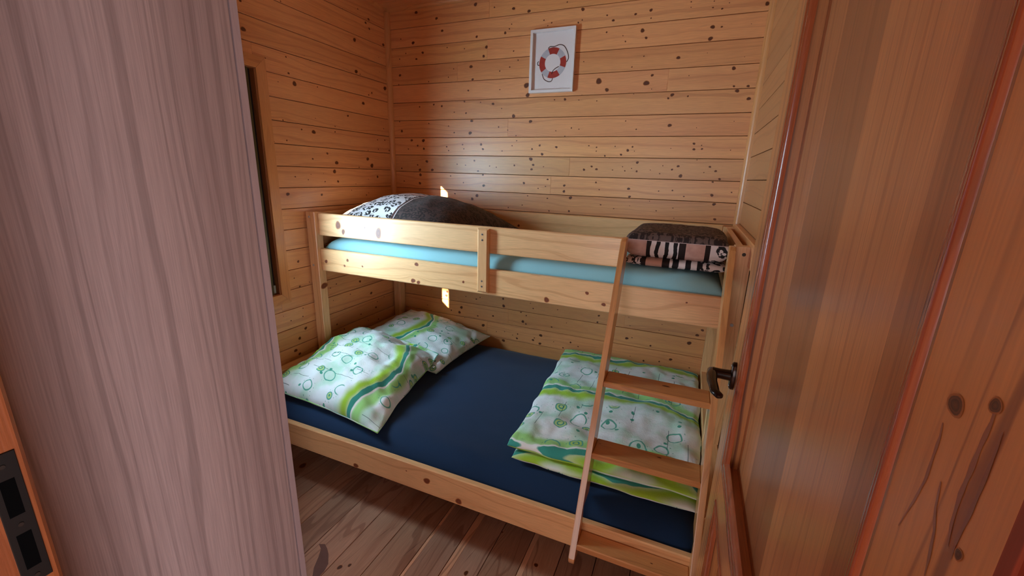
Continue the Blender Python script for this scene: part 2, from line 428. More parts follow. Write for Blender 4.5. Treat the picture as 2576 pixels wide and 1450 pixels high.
def tube(mb, pts, rad, n=10, mi=0, caps=True, closed=False, squash=None):
    pts = [Vector(p) for p in pts]
    rows = []
    prev = None
    m = len(pts)
    for i, p in enumerate(pts):
        if closed:
            d = pts[(i + 1) % m] - pts[i - 1]
        else:
            d = pts[min(i + 1, m - 1)] - pts[max(i - 1, 0)]
        d.normalize()
        if prev is None:
            a = Vector((0, 0, 1)) if abs(d.z) < 0.9 else Vector((1, 0, 0))
            x = d.cross(a).normalized()
        else:
            x = (prev - d * prev.dot(d)).normalized()
        prev = x
        y = d.cross(x)
        r = rad[i] if isinstance(rad, (list, tuple)) else rad
        sy = squash if squash else 1.0
        rows.append([p + x * (math.cos(2 * math.pi * k / n) * r) + y * (math.sin(2 * math.pi * k / n) * r * sy) for k in range(n)])
    mb.grid(rows, lambda i, j: (i * 0.02, j / n * 0.1), mi, smooth=True, wrap_u=closed, wrap_v=True)
    if caps and not closed:
        mb.face(list(reversed(rows[0])), None, mi)
        mb.face(rows[-1], None, mi)


def cyl(mb, p, axis, r, h, n=20, mi=0, cham=0.0):
    p, axis = Vector(p), Vector(axis).normalized()
    pr = [(0, r), (h - cham, r), (h, r - cham)] if cham else [(0, r), (h, r)]
    a = Vector((0, 0, 1)) if abs(axis.z) < 0.9 else Vector((1, 0, 0))
    x = axis.cross(a).normalized()
    y = axis.cross(x)
    rows = [[p + axis * d + x * (math.cos(2 * math.pi * k / n) * q) + y * (math.sin(2 * math.pi * k / n) * q) for k in range(n)] for d, q in pr]
    mb.grid(rows, lambda i, j: (i * 0.02, j * 0.01), mi, smooth=False, wrap_v=True)
    mb.face(rows[-1], None, mi)
    mb.face(list(reversed(rows[0])), None, mi)


def quarter_round(mb, p0, p1, A, B, r, seed, n=8, tone=(1, 1, 1)):
    """moulding in the corner line p0-p1; A and B point along the two walls"""
    p0, p1, A, B = Vector(p0), Vector(p1), Vector(A), Vector(B)
    L = (p1 - p0).length
    prof = [A * r]
    for i in range(n + 1):
        t = math.pi / 2 * i / n
        prof.append(A * (r * math.cos(t)) + B * (r * math.sin(t)))
    su = seed * 5.3
    rows = [[p0 + q for q in prof[1:]], [p1 + q for q in prof[1:]]]
    mb.grid(rows, lambda i, j: (su + i * L, su + j * 0.004), 0, tone, smooth=True)


# ------------------------------------------------------------------ thing helpers
def tag(o, label=None, cat=None, group=None, kind=None):
    if label:
        o['label'] = label
    if cat:
        o['category'] = cat
    if group:
        o['group'] = group
    if kind:
        o['kind'] = kind
    return o


def thing(name, loc, label, cat, group=None):
    o = bpy.data.objects.new(name, None)
    o.empty_display_size = 0.1
    o.location = loc
    COL.objects.link(o)
    return tag(o, label, cat, group)


def struct(o, label, cat):
    return tag(o, label, cat, kind='structure')

# ------------------------------------------------------------------ materials
M = {}
M['pine'] = wood('pine_panelling', lin('E19E64'), lin('AC6032'), lin('C67C4C'), rings=44, warp=1.0, ring_mix=0.34, stain_mix=0.40, rough=0.42, coat=0.55, coat_rough=0.33)
M['pine_trim'] = wood('pine_moulding', lin('D49258'), lin('A8602E'), lin('BC7844'), rings=50, ring_mix=0.35, rough=0.40, coat=0.3)
M['bed'] = wood('bed_pine', lin('EEBC86'), lin('C47E4C'), lin('DEA270'), rings=44, warp=1.5, ring_mix=0.42, stain_mix=0.35, rough=0.38, coat=0.35, coat_rough=0.18)
M['ladder'] = wood('ladder_pine', lin('D89C62'), lin('A6643A'), lin('C27E50'), rings=42, ring_mix=0.35, rough=0.34, coat=0.45, coat_rough=0.15)
M['floor'] = wood('floor_boards', lin('C8987A'), lin('7C4630'), lin('A46C50'), rings=34, warp=3.0, ring_mix=0.50, stain_mix=0.55, rough=0.36, coat=0.25, coat_rough=0.28, fibre=0.35)
M['door'] = wood('door_larch', lin('C58558'), lin('8E4E2C'), lin('A66640'), rings=70, warp=1.2, ring_mix=0.40, stain_mix=0.35, rough=0.36, coat=0.35, coat_rough=0.22, fibre=0.35)
M['door_stile'] = wood('door_stile_wood', lin('CC8A54'), lin('6E3428'), lin('B47446'), rings=62, warp=1.2, ring_mix=0.80, stain_mix=0.3, rough=0.40, coat=0.3)
M['door_mould'] = wood('door_moulding', lin('A4522E'), lin('6E2C16'), lin('884022'), rings=60, ring_mix=0.45, rough=0.26, coat=0.6, coat_rough=0.12)
M['frame'] = wood('door_frame_wood', lin('B8703C'), lin('8A4822'), lin('A25E30'), rings=40, ring_mix=0.4, rough=0.4, coat=0.25)
M['laminate'] = wood('greyed_laminate', lin('B29A92'), lin('6E5A55'), lin('927A74'), rings=58, warp=1.0, ring_mix=0.40, stain_mix=0.42, rough=0.42, coat=0.0, fibre=0.30, line=(0.46, 0.66), stretch=0.55)
M['laminate_edge'] = wood('laminate_edge_band', lin('B8A29E'), lin('8C7874'), lin('A48E8A'), rings=30, ring_mix=0.2, rough=0.45, coat=0.0, fibre=0.12)
M['knot'] = knot_mat('dark_knot', lin('6E3616'), lin('48200C'), lin('A05C28'))
M['knot_bed'] = knot_mat('bed_knot', lin('8E4A28'), lin('6C3018'), lin('C47C44'))
M['stain'] = plain('resin_stain', lin('86584C'), 0.4, var=0.35, var_scale=25.0)
M['flame'] = wood('dark_flame_grain', lin('985C44'), lin('744234'), lin('864E3C'), rings=60, ring_mix=0.4, rough=0.4, coat=0.3)
M['groove'] = plain('groove_shadow_board', lin('3A1E10'), 0.9, spec=0.1)
M['dark_gap'] = plain('dark_joint', lin('1C1613'), 0.8)
M['steel'] = plain('zinc_screw', lin('B4B6B8'), 0.32, 1.0)
M['bolt_dark'] = plain('dark_bolt', lin('3A3028'), 0.45, 0.7)
M['bronze'] = plain('dark_bronze', lin('2A1A12'), 0.22, 0.75, coat=0.4)
M['black_metal'] = plain('black_metal', lin('1C1611'), 0.5, 0.3, spec=0.3)
M['hole'] = plain('unlit_hole', lin('040404'), 0.9, spec=0.05)
M['white_frame'] = plain('white_lacquer', lin('E6DEDC'), 0.35, coat=0.2)
M['paper'] = plain('print_paper', lin('E4D8D6'), 0.6)
M['red'] = plain('print_red', lin('B4301E'), 0.6, var=0.45, var_scale=60.0)
M['grey'] = plain('print_grey', lin('C2BDC4'), 0.6, var=0.3, var_scale=60.0)
M['rope'] = plain('print_rope', lin('5A3E34'), 0.6)
M['sash'] = plain('window_sash_paint', lin('4A4022'), 0.5)
M['gasket'] = plain('window_gasket', lin('0C0B09'), 0.7)
M['hall'] = plain('hall_plaster', lin('C9A27A'), 0.8)
M['rubber'] = plain('underside_board', lin('8A5A34'), 0.7)


def glass_mat():
    m = NT('window_glass')
    t = m.n('ShaderNodeBsdfTransparent')
    g = m.n('ShaderNodeBsdfGlossy')
    g.inputs['Roughness'].default_value = 0.02
    f = m.n('ShaderNodeFresnel')
    f.inputs['IOR'].default_value = 1.45
    x = m.n('ShaderNodeMixShader')
    m.t.links.new(f.outputs[0], x.inputs[0])
    m.t.links.new(t.outputs[0], x.inputs[1])
    m.t.links.new(g.outputs[0], x.inputs[2])
    m.t.links.new(x.outputs[0], m.out.inputs[0])
    return m.m


M['glass'] = glass_mat()


def cloth(name, colour, rough=0.9, weave=900.0, fuzz=0.15, blotch=0.12, var_scale=4.0, sheen=0.2):
    m = NT(name)
    tc = m.n('ShaderNodeTexCoord')
    n = m.noise(tc.outputs['Object'], var_scale, 4.0)
    g = m.noise(tc.outputs['Object'], weave * 0.4, 1.0)
    lo = tuple(x * (1 - blotch * 2) for x in colour[:3]) + (1,)
    c = m.mix(n, lo, colour)
    lo2 = tuple(x * (1 - fuzz * 2) for x in colour[:3]) + (1,)
    c = m.mix(m.math('MULTIPLY', g, 0.5), c, lo2)
    m.base(c, rough, spec=0.25)
    m.b.inputs['Sheen Weight'].default_value = sheen
    m.b.inputs['Sheen Roughness'].default_value = 0.5
    m.bump(g, 0.3, 0.0006)
    return m.m


M['navy'] = cloth('navy_jersey_sheet', lin('0F3054'), 0.85, 1000, 0.25, 0.08, 5.0, 0.12)
M['aqua'] = cloth('light_blue_sheet', lin('98CCD6'), 0.85, 900, 0.08, 0.05, 6.0, 0.15)


def green_cloth(name, period=0.40, phase=0.0, amp=0.05, freq=11.0, cscale=10.0):
    m = NT(name)
    u, v = m.uv()
    wob = m.noise(m.comb(m.math('MULTIPLY', u, 4.0), m.math('MULTIPLY', v, 4.0)), 1.0, 2.0)
    cloud = m.noise(m.comb(m.math('MULTIPLY', u, 7.0), m.math('MULTIPLY', v, 7.0), 3.0), 1.0, 3.0)
    c = m.mix(m.step(cloud, 0.42, 0.68), lin('F0F4F6'), lin('C6E8D4'))
    # meandering ribbon: lime zone, teal edge, white piping, pale green fade
    s = m.math('SINE', m.math('MULTIPLY_ADD', u, freq, m.math('MULTIPLY', wob, 3.0)))
    vv = m.math('ADD', m.math('MULTIPLY_ADD', s, amp, v), m.math('MULTIPLY', wob, 0.06))
    t = m.math('MULTIPLY', m.math('FRACT', m.math('DIVIDE', m.math('ADD', vv, phase), period)), period)
    c = m.mix(m.band(t, 0.150, 0.205, 0.016), c, lin('A4DC84'))
    c = m.mix(m.band(t, 0.066, 0.118, 0.022), c, lin('A6CE3C'))
    c = m.mix(m.band(t, 0.116, 0.142, 0.002), c, lin('3F9C8C'))
    c = m.mix(m.band(t, 0.143, 0.151, 0.001), c, lin('F2F4F0'))
    open_area = m.math('SUBTRACT', 1.0, m.band(t, 0.03, 0.17, 0.01))
    # bubbles
    vo = m.vor(m.comb(u, v), cscale, 0.85)
    d, rc = vo.outputs['Distance'], vo.outputs['Color']
    sep = m.n('ShaderNodeSeparateColor')
    m.t.links.new(rc, sep.inputs[0])
    r0, r1 = sep.outputs[0], sep.outputs[1]
    dd = m.math('ADD', m.math('MULTIPLY_ADD', r1, 0.16, d), m.math('MULTIPLY', m.math('SUBTRACT', wob, 0.5), 0.1))
    has = m.math('MULTIPLY', m.math('GREATER_THAN', r0, 0.22), open_area)
    fill = m.math('MULTIPLY', has, m.math('GREATER_THAN', r1, 0.45))
    c = m.mix(m.math('MULTIPLY', fill, m.math('MULTIPLY', m.math('LESS_THAN', dd, 0.30), 0.8)), c, lin('B6D860'))
    c = m.mix(m.math('MULTIPLY', has, m.math('MULTIPLY', m.band(dd, 0.27, 0.325, 0.010), 0.95)), c, lin('58AE98'))
    c = m.mix(m.math('MULTIPLY', fill, m.band(dd, 0.15, 0.20, 0.010)), c, lin('3F9C8C'))
    dots = m.vor(m.comb(u, v), 46.0, 0.7)
    dm = m.math('MULTIPLY', m.math('LESS_THAN', dots.outputs['Distance'], 0.12), m.math('MULTIPLY', m.band(dd, 0.38, 0.46, 0.02), has))
    c = m.mix(m.math('MULTIPLY', dm, 0.7), c, lin('4FA48C'))
    v2 = m.vor(m.comb(u, v), 21.0, 1.0)
    s2 = m.n('ShaderNodeSeparateColor')
    m.t.links.new(v2.outputs['Color'], s2.inputs[0])
    small = m.math('MULTIPLY', m.math('GREATER_THAN', s2.outputs[0], 0.86), open_area)
    c = m.mix(m.math('MULTIPLY', small, m.math('LESS_THAN', v2.outputs['Distance'], 0.17)), c, lin('4FA48C'))
    # stems: short thin dark lines
    fu = m.math('DIVIDE', u, 0.075)
    fv = m.math('DIVIDE', v, 0.16)
    wn = m.n('ShaderNodeTexWhiteNoise', noise_dimensions='2D')
    m.put(wn.inputs['Vector'], m.comb(m.math('FLOOR', fu), m.math('FLOOR', m.math('ADD', fv, m.math('MULTIPLY', m.math('FLOOR', fu), 0.37)))))
    fx = m.math('FRACT', m.math('ADD', fu, m.math('MULTIPLY', wob, 0.25)))
    ln = m.math('MULTIPLY', m.math('LESS_THAN', m.math('ABSOLUTE', m.math('SUBTRACT', fx, 0.5)), 0.017), m.math('GREATER_THAN', wn.outputs['Value'], 0.62))
    ln = m.math('MULTIPLY', ln, m.math('MULTIPLY', open_area, m.math('LESS_THAN', m.math('FRACT', m.math('ADD', fv, m.math('MULTIPLY', m.math('FLOOR', fu), 0.37))), 0.8)))
    c = m.mix(m.math('MULTIPLY', ln, 0.8), c, lin('2E5A58'))
    m.base(c, 0.85, spec=0.2)
    m.b.inputs['Sheen Weight'].default_value = 0.15
    pk = m.vor(m.comb(u, v), 150.0, 0.6)
    m.bump(m.math('ADD', m.math('MULTIPLY', pk.outputs['Distance'], 0.6), m.noise(m.comb(u, v), 90.0, 2.0)), 0.5, 0.0016)
    return m.m


M['green_a'] = green_cloth('green_print_front', 0.58, 0.07, 0.050, 9.0, 9.0)
M['green_b'] = green_cloth('green_print_back', 0.60, 0.37, 0.05, 9.0, 9.5)
M['green_c'] = green_cloth('green_print_duvet', 0.46, 0.16, 0.04, 8.0, 9.0)
M['lime_layer'] = green_cloth('green_print_lining', 0.22, 0.02, 0.03, 14.0, 12.0)


def leopard_nodes(m, u, v, scale, ground, spot, lo=0.20, hi=0.42, brk=0.46):
    w1 = m.noise(m.comb(m.math('MULTIPLY', u, 30.0), m.math('MULTIPLY', v, 30.0), 1.0), 1.0, 2.0)
    w2 = m.noise(m.comb(m.math('MULTIPLY', u, 30.0), m.math('MULTIPLY', v, 30.0), 7.0), 1.0, 2.0)
    uu = m.math('MULTIPLY_ADD', w1, 0.022, u)
    v_ = m.math('MULTIPLY_ADD', w2, 0.022, v)
    vo = m.vor(m.comb(uu, v_), scale, 0.9)
    d = vo.outputs['Distance']
    n = m.noise(m.comb(m.math('MULTIPLY', u, 70.0), m.math('MULTIPLY', v, 70.0), 2.0), 1.0, 1.0)
    ring = m.math('MULTIPLY', m.band(d, lo, hi, 0.02), m.step(n, brk - 0.04, brk + 0.04))
    return m.mix(ring, ground, spot)


def zebra_nodes(m, u, v, scale, a, b):
    n = m.noise(m.comb(m.math('MULTIPLY', u, 9.0), m.math('MULTIPLY', v, 9.0)), 1.0, 3.0)
    s = m.math('SINE', m.math('MULTIPLY_ADD', u, scale, m.math('MULTIPLY', n, 5.5)))
    return m.mix(m.step(s, 0.05, 0.25), a, b)


def leo_pillow_mat():
    m = NT('animal_print_pillow')
    u, v = m.uv()
    white = leopard_nodes(m, u, v, 23.0, lin('E8E8EE'), lin('12151C'), 0.10, 0.42, 0.45)
    dark = leopard_nodes(m, u, v, 34.0, lin('4A3634'), lin('241A1A'), 0.2, 0.5, 0.4)
    zebra = zebra_nodes(m, v, u, 150.0, lin('E6E4EA'), lin('1C2026'))
    pink = m.mix(m.noise(m.comb(u, v), 60.0, 2.0), lin('D8B6AE'), lin('C09A92'))
    c = m.mix(m.math('GREATER_THAN', v, 0.36), white, m.mix(m.math('GREATER_THAN', v, 0.368), lin('3A2420'), pink))
    c = m.mix(m.math('GREATER_THAN', v, 0.43), c, zebra)
    c = m.mix(m.math('GREATER_THAN', u, 0.43), c, lin('4A2A24'))
    c = m.mix(m.math('GREATER_THAN', u, 0.445), c, lin('E8E0E0'))
    c = m.mix(m.math('GREATER_THAN', u, 0.450), c, dark)
    m.base(c, 0.7, spec=0.4)
    m.b.inputs['Sheen Weight'].default_value = 0.1
    m.bump(m.noise(m.comb(u, v), 55.0, 3.0), 0.35, 0.004)
    return m.m


def blanket_mat(name, top_z, offs=0.0):
    """bands of pink, dark brown, zebra and leopard round the fold, dark leopard on top"""
    m = NT(name)
    tc = m.n('ShaderNodeTexCoord')
    s = m.n('ShaderNodeSeparateXYZ')
    m.t.links.new(tc.outputs['Object'], s.inputs[0])
    x, y, z = s.outputs
    uu, vv = x, m.math('SUBTRACT', z, m.math('MULTIPLY', y, 1.0))
    pink = m.mix(m.noise(m.comb(m.math('MULTIPLY', uu, 40.0), m.math('MULTIPLY', vv, 40.0)), 1.0, 3.0), lin('E0B8AC'), lin('B08478'))
    leo = leopard_nodes(m, uu, vv, 24.0, lin('E2D6D6'), lin('18161A'), 0.16, 0.46, 0.40)
    zeb = zebra_nodes(m, uu, m.math('MULTIPLY', vv, 1.2), 190.0, lin('EAE0E0'), lin('120F12'))
    dk = lin('20100E')
    c = m.mix(m.math('GREATER_THAN', x, 0.085 + offs), pink, dk)
    c = m.mix(m.math('GREATER_THAN', x, 0.100 + offs), c, zeb)
    c = m.mix(m.math('GREATER_THAN', x, 0.205 + offs), c, dk)
    c = m.mix(m.math('GREATER_THAN', x, 0.230 + offs), c, pink)
    c = m.mix(m.math('GREATER_THAN', x, 0.298 + offs), c, dk)
    c = m.mix(m.math('GREATER_THAN', x, 0.316 + offs), c, leo)
    dark = leopard_nodes(m, uu, vv, 62.0, lin('6A5854'), lin('2E2426'), 0.1, 0.6, 0.44)
    c = m.mix(m.math('GREATER_THAN', z, top_z), c, lin('C8B4B4'))
    c = m.mix(m.math('GREATER_THAN', z, top_z + 0.002), c, dark)
    m.base(c, 0.72, spec=0.35)
    m.bump(m.noise(m.comb(uu, vv), 60.0, 3.0), 0.35, 0.004)
    return m.m


def lower_blanket_mat():
    m = NT('folded_blanket_lower_layer')
    tc = m.n('ShaderNodeTexCoord')
    s = m.n('ShaderNodeSeparateXYZ')
    m.t.links.new(tc.outputs['Object'], s.inputs[0])
    x, y, z = s.outputs
    vv = m.math('SUBTRACT', z, y)
    leo = leopard_nodes(m, x, vv, 26.0, lin('DCCCCA'), lin('18161A'), 0.16, 0.46, 0.40)
    zeb = zebra_nodes(m, x, vv, 150.0, lin('E0D2D0'), lin('120F12'))
    pink = lin('C89A8A')
    dk = lin('20100E')
    c = m.mix(m.math('GREATER_THAN', x, 0.070), leo, dk)
    c = m.mix(m.math('GREATER_THAN', x, 0.088), c, pink)
    c = m.mix(m.math('GREATER_THAN', x, 0.150), c, dk)
    c = m.mix(m.math('GREATER_THAN', x, 0.178), c, zeb)
    c = m.mix(m.math('GREATER_THAN', x, 0.290), c, leo)
    m.base(c, 0.72, spec=0.35)
    return m.m


M['leo_pillow'] = leo_pillow_mat()
M['blanket_top'] = blanket_mat('folded_blanket_upper_layer', 0.108)
M['blanket_low'] = lower_blanket_mat()

WOODK = lambda k: [M[k], M['knot']]
BEDK = [M['bed'], M['knot_bed']]

# ------------------------------------------------------------------ room shell
L, H = 2.12, 2.44
YF = -2.226            # inner face of the wall with the door
W_Y0, W_Y1, W_Z0, W_Z1 = -1.47, -0.945, 0.85, 1.91     # window opening in the left wall
ZB = [2.44, 2.3262, 2.2205, 2.1148, 2.0088, 1.9038, 1.7972, 1.6925, 1.5855, 1.4801, 1.3747, 1.2672]
while ZB[-1] > 0.12:
    ZB.append(ZB[-1] - 0.1056)
ZB[-1] = 0.0
ZL = [2.44, 2.3258, 2.2241, 2.1179, 2.0149, 1.9084, 1.8032, 1.6985, 1.5926, 1.4873, 1.3828]
while ZL[-1] > 0.12:
    ZL.append(ZL[-1] - 0.1050)
ZL[-1] = 0.0

rng = random.Random(5)
mb = MB()
for i in range(len(ZB) - 1):
    z0, z1 = ZB[i + 1] + 0.0013, ZB[i] - 0.0013
    kn = [(x, z - z0, r) for (x, z, r) in KB if z0 < z < z1]
    # boards are finger-jointed from pieces of differing tone
    cuts = [0.0] + sorted(rng.uniform(0.3, 1.9) for _ in range(rng.choice((0, 1, 1)))) + [L]
    tn = rnd_tone(rng, 0.09, 0.05)
    for a, b in zip(cuts[:-1], cuts[1:]):
        t = tuple(c * rng.uniform(0.97, 1.03) for c in tn)
        board(mb, (a, 0.012, z0), (1, 0, 0), (0, 0, 1), b - a, z1 - z0, 0.012, i + 1 + a,
              t, [(k[0] - a, k[1], k[2]) for k in kn if a <= k[0] < b], 0.0012, 0.02)
mb.face([(-0.12, 0.013, 0), (L + 0.1, 0.013, 0), (L + 0.1, 0.013, H), (-0.12, 0.013, H)], None, 2)
mb.face([(-0.12, 0.12, 0), (-0.12, 0.12, H), (L + 0.1, 0.12, H), (L + 0.1, 0.12, 0)], None, 2)
struct(mb.build('wall_back', [M['pine'], M['knot'], M['groove']]), 'back wall of horizontal knotty pine boards behind the bunk bed', 'wall')

mb = MB()
for i in range(len(ZL) - 1):
    z0, z1 = ZL[i + 1] + 0.0013, ZL[i] - 0.0013
    tn = rnd_tone(rng, 0.08, 0.05)
    segs = []
    if z1 <= W_Z0 or z0 >= W_Z1:
        segs = [(YF - 0.1, 0.0, z0, z1)]
    else:
        segs = [(W_Y1, 0.0, z0, z1), (YF - 0.1, W_Y0, z0, z1)]
        if z0 < W_Z0 < z1:
            segs.append((W_Y0, W_Y1, z0, W_Z0))
        if z0 < W_Z1 < z1:
            segs.append((W_Y0, W_Y1, W_Z1, z1))
    for (a, b, c, d) in segs:
        kn = [(y - a, z - c, r) for (y, z, r) in KL if a < y < b and c < z < d]
        board(mb, (-0.012, a, c), (0, 1, 0), (0, 0, 1), b - a, d - c, 0.012, i + 31, tn, kn, 0.0012, 0.02)
for x in (-0.013, -0.12):
    for (a, b, c, d) in ((YF - 0.1, 0.12, 0, W_Z0), (YF - 0.1, 0.12, W_Z1, H), (YF - 0.1, W_Y0, W_Z0, W_Z1), (W_Y1, 0.12, W_Z0, W_Z1)):
        mb.face([(x, a, c), (x, b, c), (x, b, d), (x, a, d)], None, 2)
struct(mb.build('wall_left', [M['pine'], M['knot'], M['groove']]), 'left wall of horizontal pine boards around the window', 'wall')

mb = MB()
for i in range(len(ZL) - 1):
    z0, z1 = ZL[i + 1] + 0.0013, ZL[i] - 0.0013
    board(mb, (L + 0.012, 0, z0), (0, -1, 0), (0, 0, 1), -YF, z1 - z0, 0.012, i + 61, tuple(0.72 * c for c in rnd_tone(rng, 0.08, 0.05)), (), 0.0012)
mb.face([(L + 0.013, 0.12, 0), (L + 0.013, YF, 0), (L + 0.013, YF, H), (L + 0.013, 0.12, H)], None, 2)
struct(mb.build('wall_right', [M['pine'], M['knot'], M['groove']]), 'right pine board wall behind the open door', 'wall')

D_X0, D_X1, D_Z = 1.19, 2.05, 2.06
mb = MB()
for i in range(len(ZL) - 1):
    z0, z1 = ZL[i + 1] + 0.0013, ZL[i] - 0.0013
    tn = rnd_tone(rng, 0.08, 0.05)
    segs = [(0.0, D_X0 - 0.03, z0, z1), (D_X1 + 0.03, L, z0, z1)] if z1 < D_Z + 0.04 else [(0.0, L, z0, z1)]
    for (a, b, c, d) in segs:
        board(mb, (b, YF - 0.012, c), (-1, 0, 0), (0, 0, 1), b - a, d - c, 0.012, i + 91, tn, (), 0.0012)
        mb.face([(b, YF - 0.10, c), (a, YF - 0.10, c), (a, YF - 0.10, d), (b, YF - 0.10, d)], None, 2)
struct(mb.build('wall_front', [M['pine'], M['knot'], M['hall']]), 'pine board wall with the doorway the photograph is taken through', 'wall')

# floor: boards along y; some carry pale sapwood strips
mb = MB()
x = 0.7853 - 0.13345 * 14
sap = {0: 0.0, 3: 0.030, 5: 0.022, 1: 0.0, 2: 0.014}
k = -14
while x < 3.2:
    tn = rnd_tone(rng, 0.17, 0.06)
    w = 0.13345
    parts = [(x + 0.0013, x + w - 0.0013, tn)]
    s = sap.get(k, 0.0)
    if s:
        parts = [(x + 0.0013, x + s, (1.45, 1.4, 1.3)), (x + s, x + w - 0.0013, tn)]
    for (a, b, t) in parts:
        kn = [(y - (-5.0), b - xx, r) for (xx, y, r) in KFL if a < xx < b]
        vis = 0.0 < x < 2.1
        y0, y1 = (-5.0, 0.0)
        if vis:
            board(mb, (b, -2.4, -0.018), (0, 1, 0), (-1, 0, 0), 2.4, b - a, 0.018, k + 131, t,
                  [(q[0] - 2.6, q[1], q[2]) for q in kn], 0.0010, 0.03, fine=0.03)
            board(mb, (b, -5.0, -0.018), (0, 1, 0), (-1, 0, 0), 2.6, b - a, 0.018, k + 171, t, (), 0.0010)
        else:
            board(mb, (b, -5.0, -0.018), (0, 1, 0), (-1, 0, 0), 5.0, b - a, 0.018, k + 131, t, (), 0.0010)
    x += w
    k += 1
mb.face([(-1.2, -5, -0.02), (3.3, -5, -0.02), (3.3, 0.1, -0.02), (-1.2, 0.1, -0.02)], None, 2)
# a dark resin stain on one board and a few splits in the grain
ST = [(0.668, -1.418), (0.690, -1.408), (0.715, -1.420), (0.738, -1.436), (0.772, -1.470), (0.7825, -1.500), (0.7825, -1.535), (0.760, -1.535), (0.735, -1.505), (0.712, -1.460), (0.694, -1.432)]
mb.face([(p[0], p[1], 0.0004) for p in reversed(ST)], [(p[1], p[0]) for p in reversed(ST)], 3)
for (a, b, w_) in (((0.575, -1.19), (0.600, -1.05), 0.0012), ((1.005, -1.35), (1.045, -1.20), 0.0011), ((0.855, -1.33), (0.885, -1.20), 0.0010), ((1.245, -1.26), (1.262, -1.16), 0.0012), ((0.40, -1.25), (0.425, -1.15), 0.0010)):
    mb.face([(a[0], a[1], 0.0004), (b[0] + w_ * 0.2, b[1], 0.0004), ((a[0] + b[0]) / 2 - w_, (a[1] + b[1]) / 2, 0.0004)], None, 2)
struct(mb.build('floor', [M['floor'], M['knot'], M['dark_gap'], M['stain']]), 'worn brown wooden floorboards running towards the bed', 'floor')

mb = MB()
y = 0.0
i = 0
while y > -5.0:
    board(mb, (-0.1, y, H + 0.012), (1, 0, 0), (0, -1, 0), 3.3, 0.0952, 0.012, i + 201, rnd_tone(rng, 0.08, 0.05), (), 0.0012)
    y -= 0.0965
    i += 1
mb.face([(-0.12, 0.12, H + 0.013), (3.21, 0.12, H + 0.013), (3.21, -5.0, H + 0.013), (-0.12, -5.0, H + 0.013)], None, 2)
struct(mb.build('ceiling', [M['pine'], M['knot'], M['groove']]), 'pine board ceiling', 'ceiling')

# corner mouldings
def trim(i, fn, label):
    mb = MB()
    fn(mb)
    struct(mb.build('trim_%d' % i, [M['pine_trim']]), label, 'moulding')


trim(2, lambda m: quarter_round(m, (0, 0, 0.0), (0, 0, H - 0.018), Vector((1, 0, 0)), Vector((0, -1, 0)), 0.026, 1), 'pine quarter-round moulding in the left back corner')
trim(3, lambda m: quarter_round(m, (L, 0, 0.0), (L, 0, H - 0.018), Vector((0, -1, 0)), Vector((-1, 0, 0)), 0.026, 2), 'pine quarter-round moulding in the right back corner')
trim(4, lambda m: quarter_round(m, (0, 0, H), (L, 0, H), Vector((0, 0, -1)), Vector((0, -1, 0)), 0.018, 3), 'pine moulding between back wall and ceiling')
trim(5, lambda m: quarter_round(m, (0, YF, H), (0, 0, H), Vector((0, 0, -1)), Vector((1, 0, 0)), 0.018, 4), 'pine moulding between left wall and ceiling')
mb = MB()
box(mb, (L - 0.022, -1.35, 1.19), (L, -0.022, 1.276), 'y', 7, (1, 1, 1), 0.003, face='-x')
struct(mb.build('trim_6', [M['pine'], M['knot']]), 'pine batten along the right wall behind the bunk bed end', 'moulding')

# window: casing, reveal, sash, panes
win = bpy.data.objects.new('window_1', None)
win.location = (0, (W_Y0 + W_Y1) / 2, W_Z0)
COL.objects.link(win)
struct(win, 'window in the left wall with a pine casing, half hidden by the grey wardrobe', 'window')
mb = MB()
cw, ct = 0.052, 0.013


def casing_piece(pts, seed, along):
    """pts: four corners on the wall plane (y,z), counter-clockwise seen from the room"""
    f = [Vector((0.001, p[0], p[1])) for p in pts]
    g = [Vector((ct, p[0], p[1])) for p in pts]
    n = len(pts)
    for i in range(n):
        a, b = i, (i + 1) % n
        mb.face([f[a], f[b], g[b], g[a]], [(seed + (q.z if along == 'z' else q.y), seed + (q.y if along == 'z' else q.z) + q.x) for q in (f[a], f[b], g[b], g[a])])
    mb.face(g, [(seed + (q.z if along == 'z' else q.y), seed + (q.y if along == 'z' else q.z)) for q in g])


y0, y1, z0, z1 = W_Y0, W_Y1, W_Z0, W_Z1
g = 0.0006
casing_piece([(y1, z0), (y1 + cw, z0 - cw), (y1 + cw, z1 + cw), (y1, z1)], 3.1, 'z')
casing_piece([(y0 - cw, z0 - cw), (y0, z0), (y0, z1), (y0 - cw, z1 + cw)], 4.1, 'z')
casing_piece([(y0, z1 + g), (y1 - g, z1 + g), (y1 + cw - g, z1 + cw), (y0 - cw, z1 + cw)], 5.1, 'y')
casing_piece([(y0 - cw, z0 - cw), (y1 + cw, z0 - cw - g), (y1 - g, z0 - g), (y0, z0 - g)], 6.1, 'y')
mb.build('casing', [M['pine_trim']], win)
mb = MB()
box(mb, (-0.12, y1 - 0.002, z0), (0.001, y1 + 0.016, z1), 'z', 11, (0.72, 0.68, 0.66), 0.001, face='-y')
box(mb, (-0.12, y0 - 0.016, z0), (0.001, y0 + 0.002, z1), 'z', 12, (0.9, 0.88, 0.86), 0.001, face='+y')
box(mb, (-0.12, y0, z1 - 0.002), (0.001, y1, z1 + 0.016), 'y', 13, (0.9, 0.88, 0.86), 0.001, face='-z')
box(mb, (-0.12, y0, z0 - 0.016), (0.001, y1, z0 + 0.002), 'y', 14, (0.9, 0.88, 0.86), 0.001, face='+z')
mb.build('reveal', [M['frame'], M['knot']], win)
mb = MB()
fx0, fx1 = -0.036, -0.005
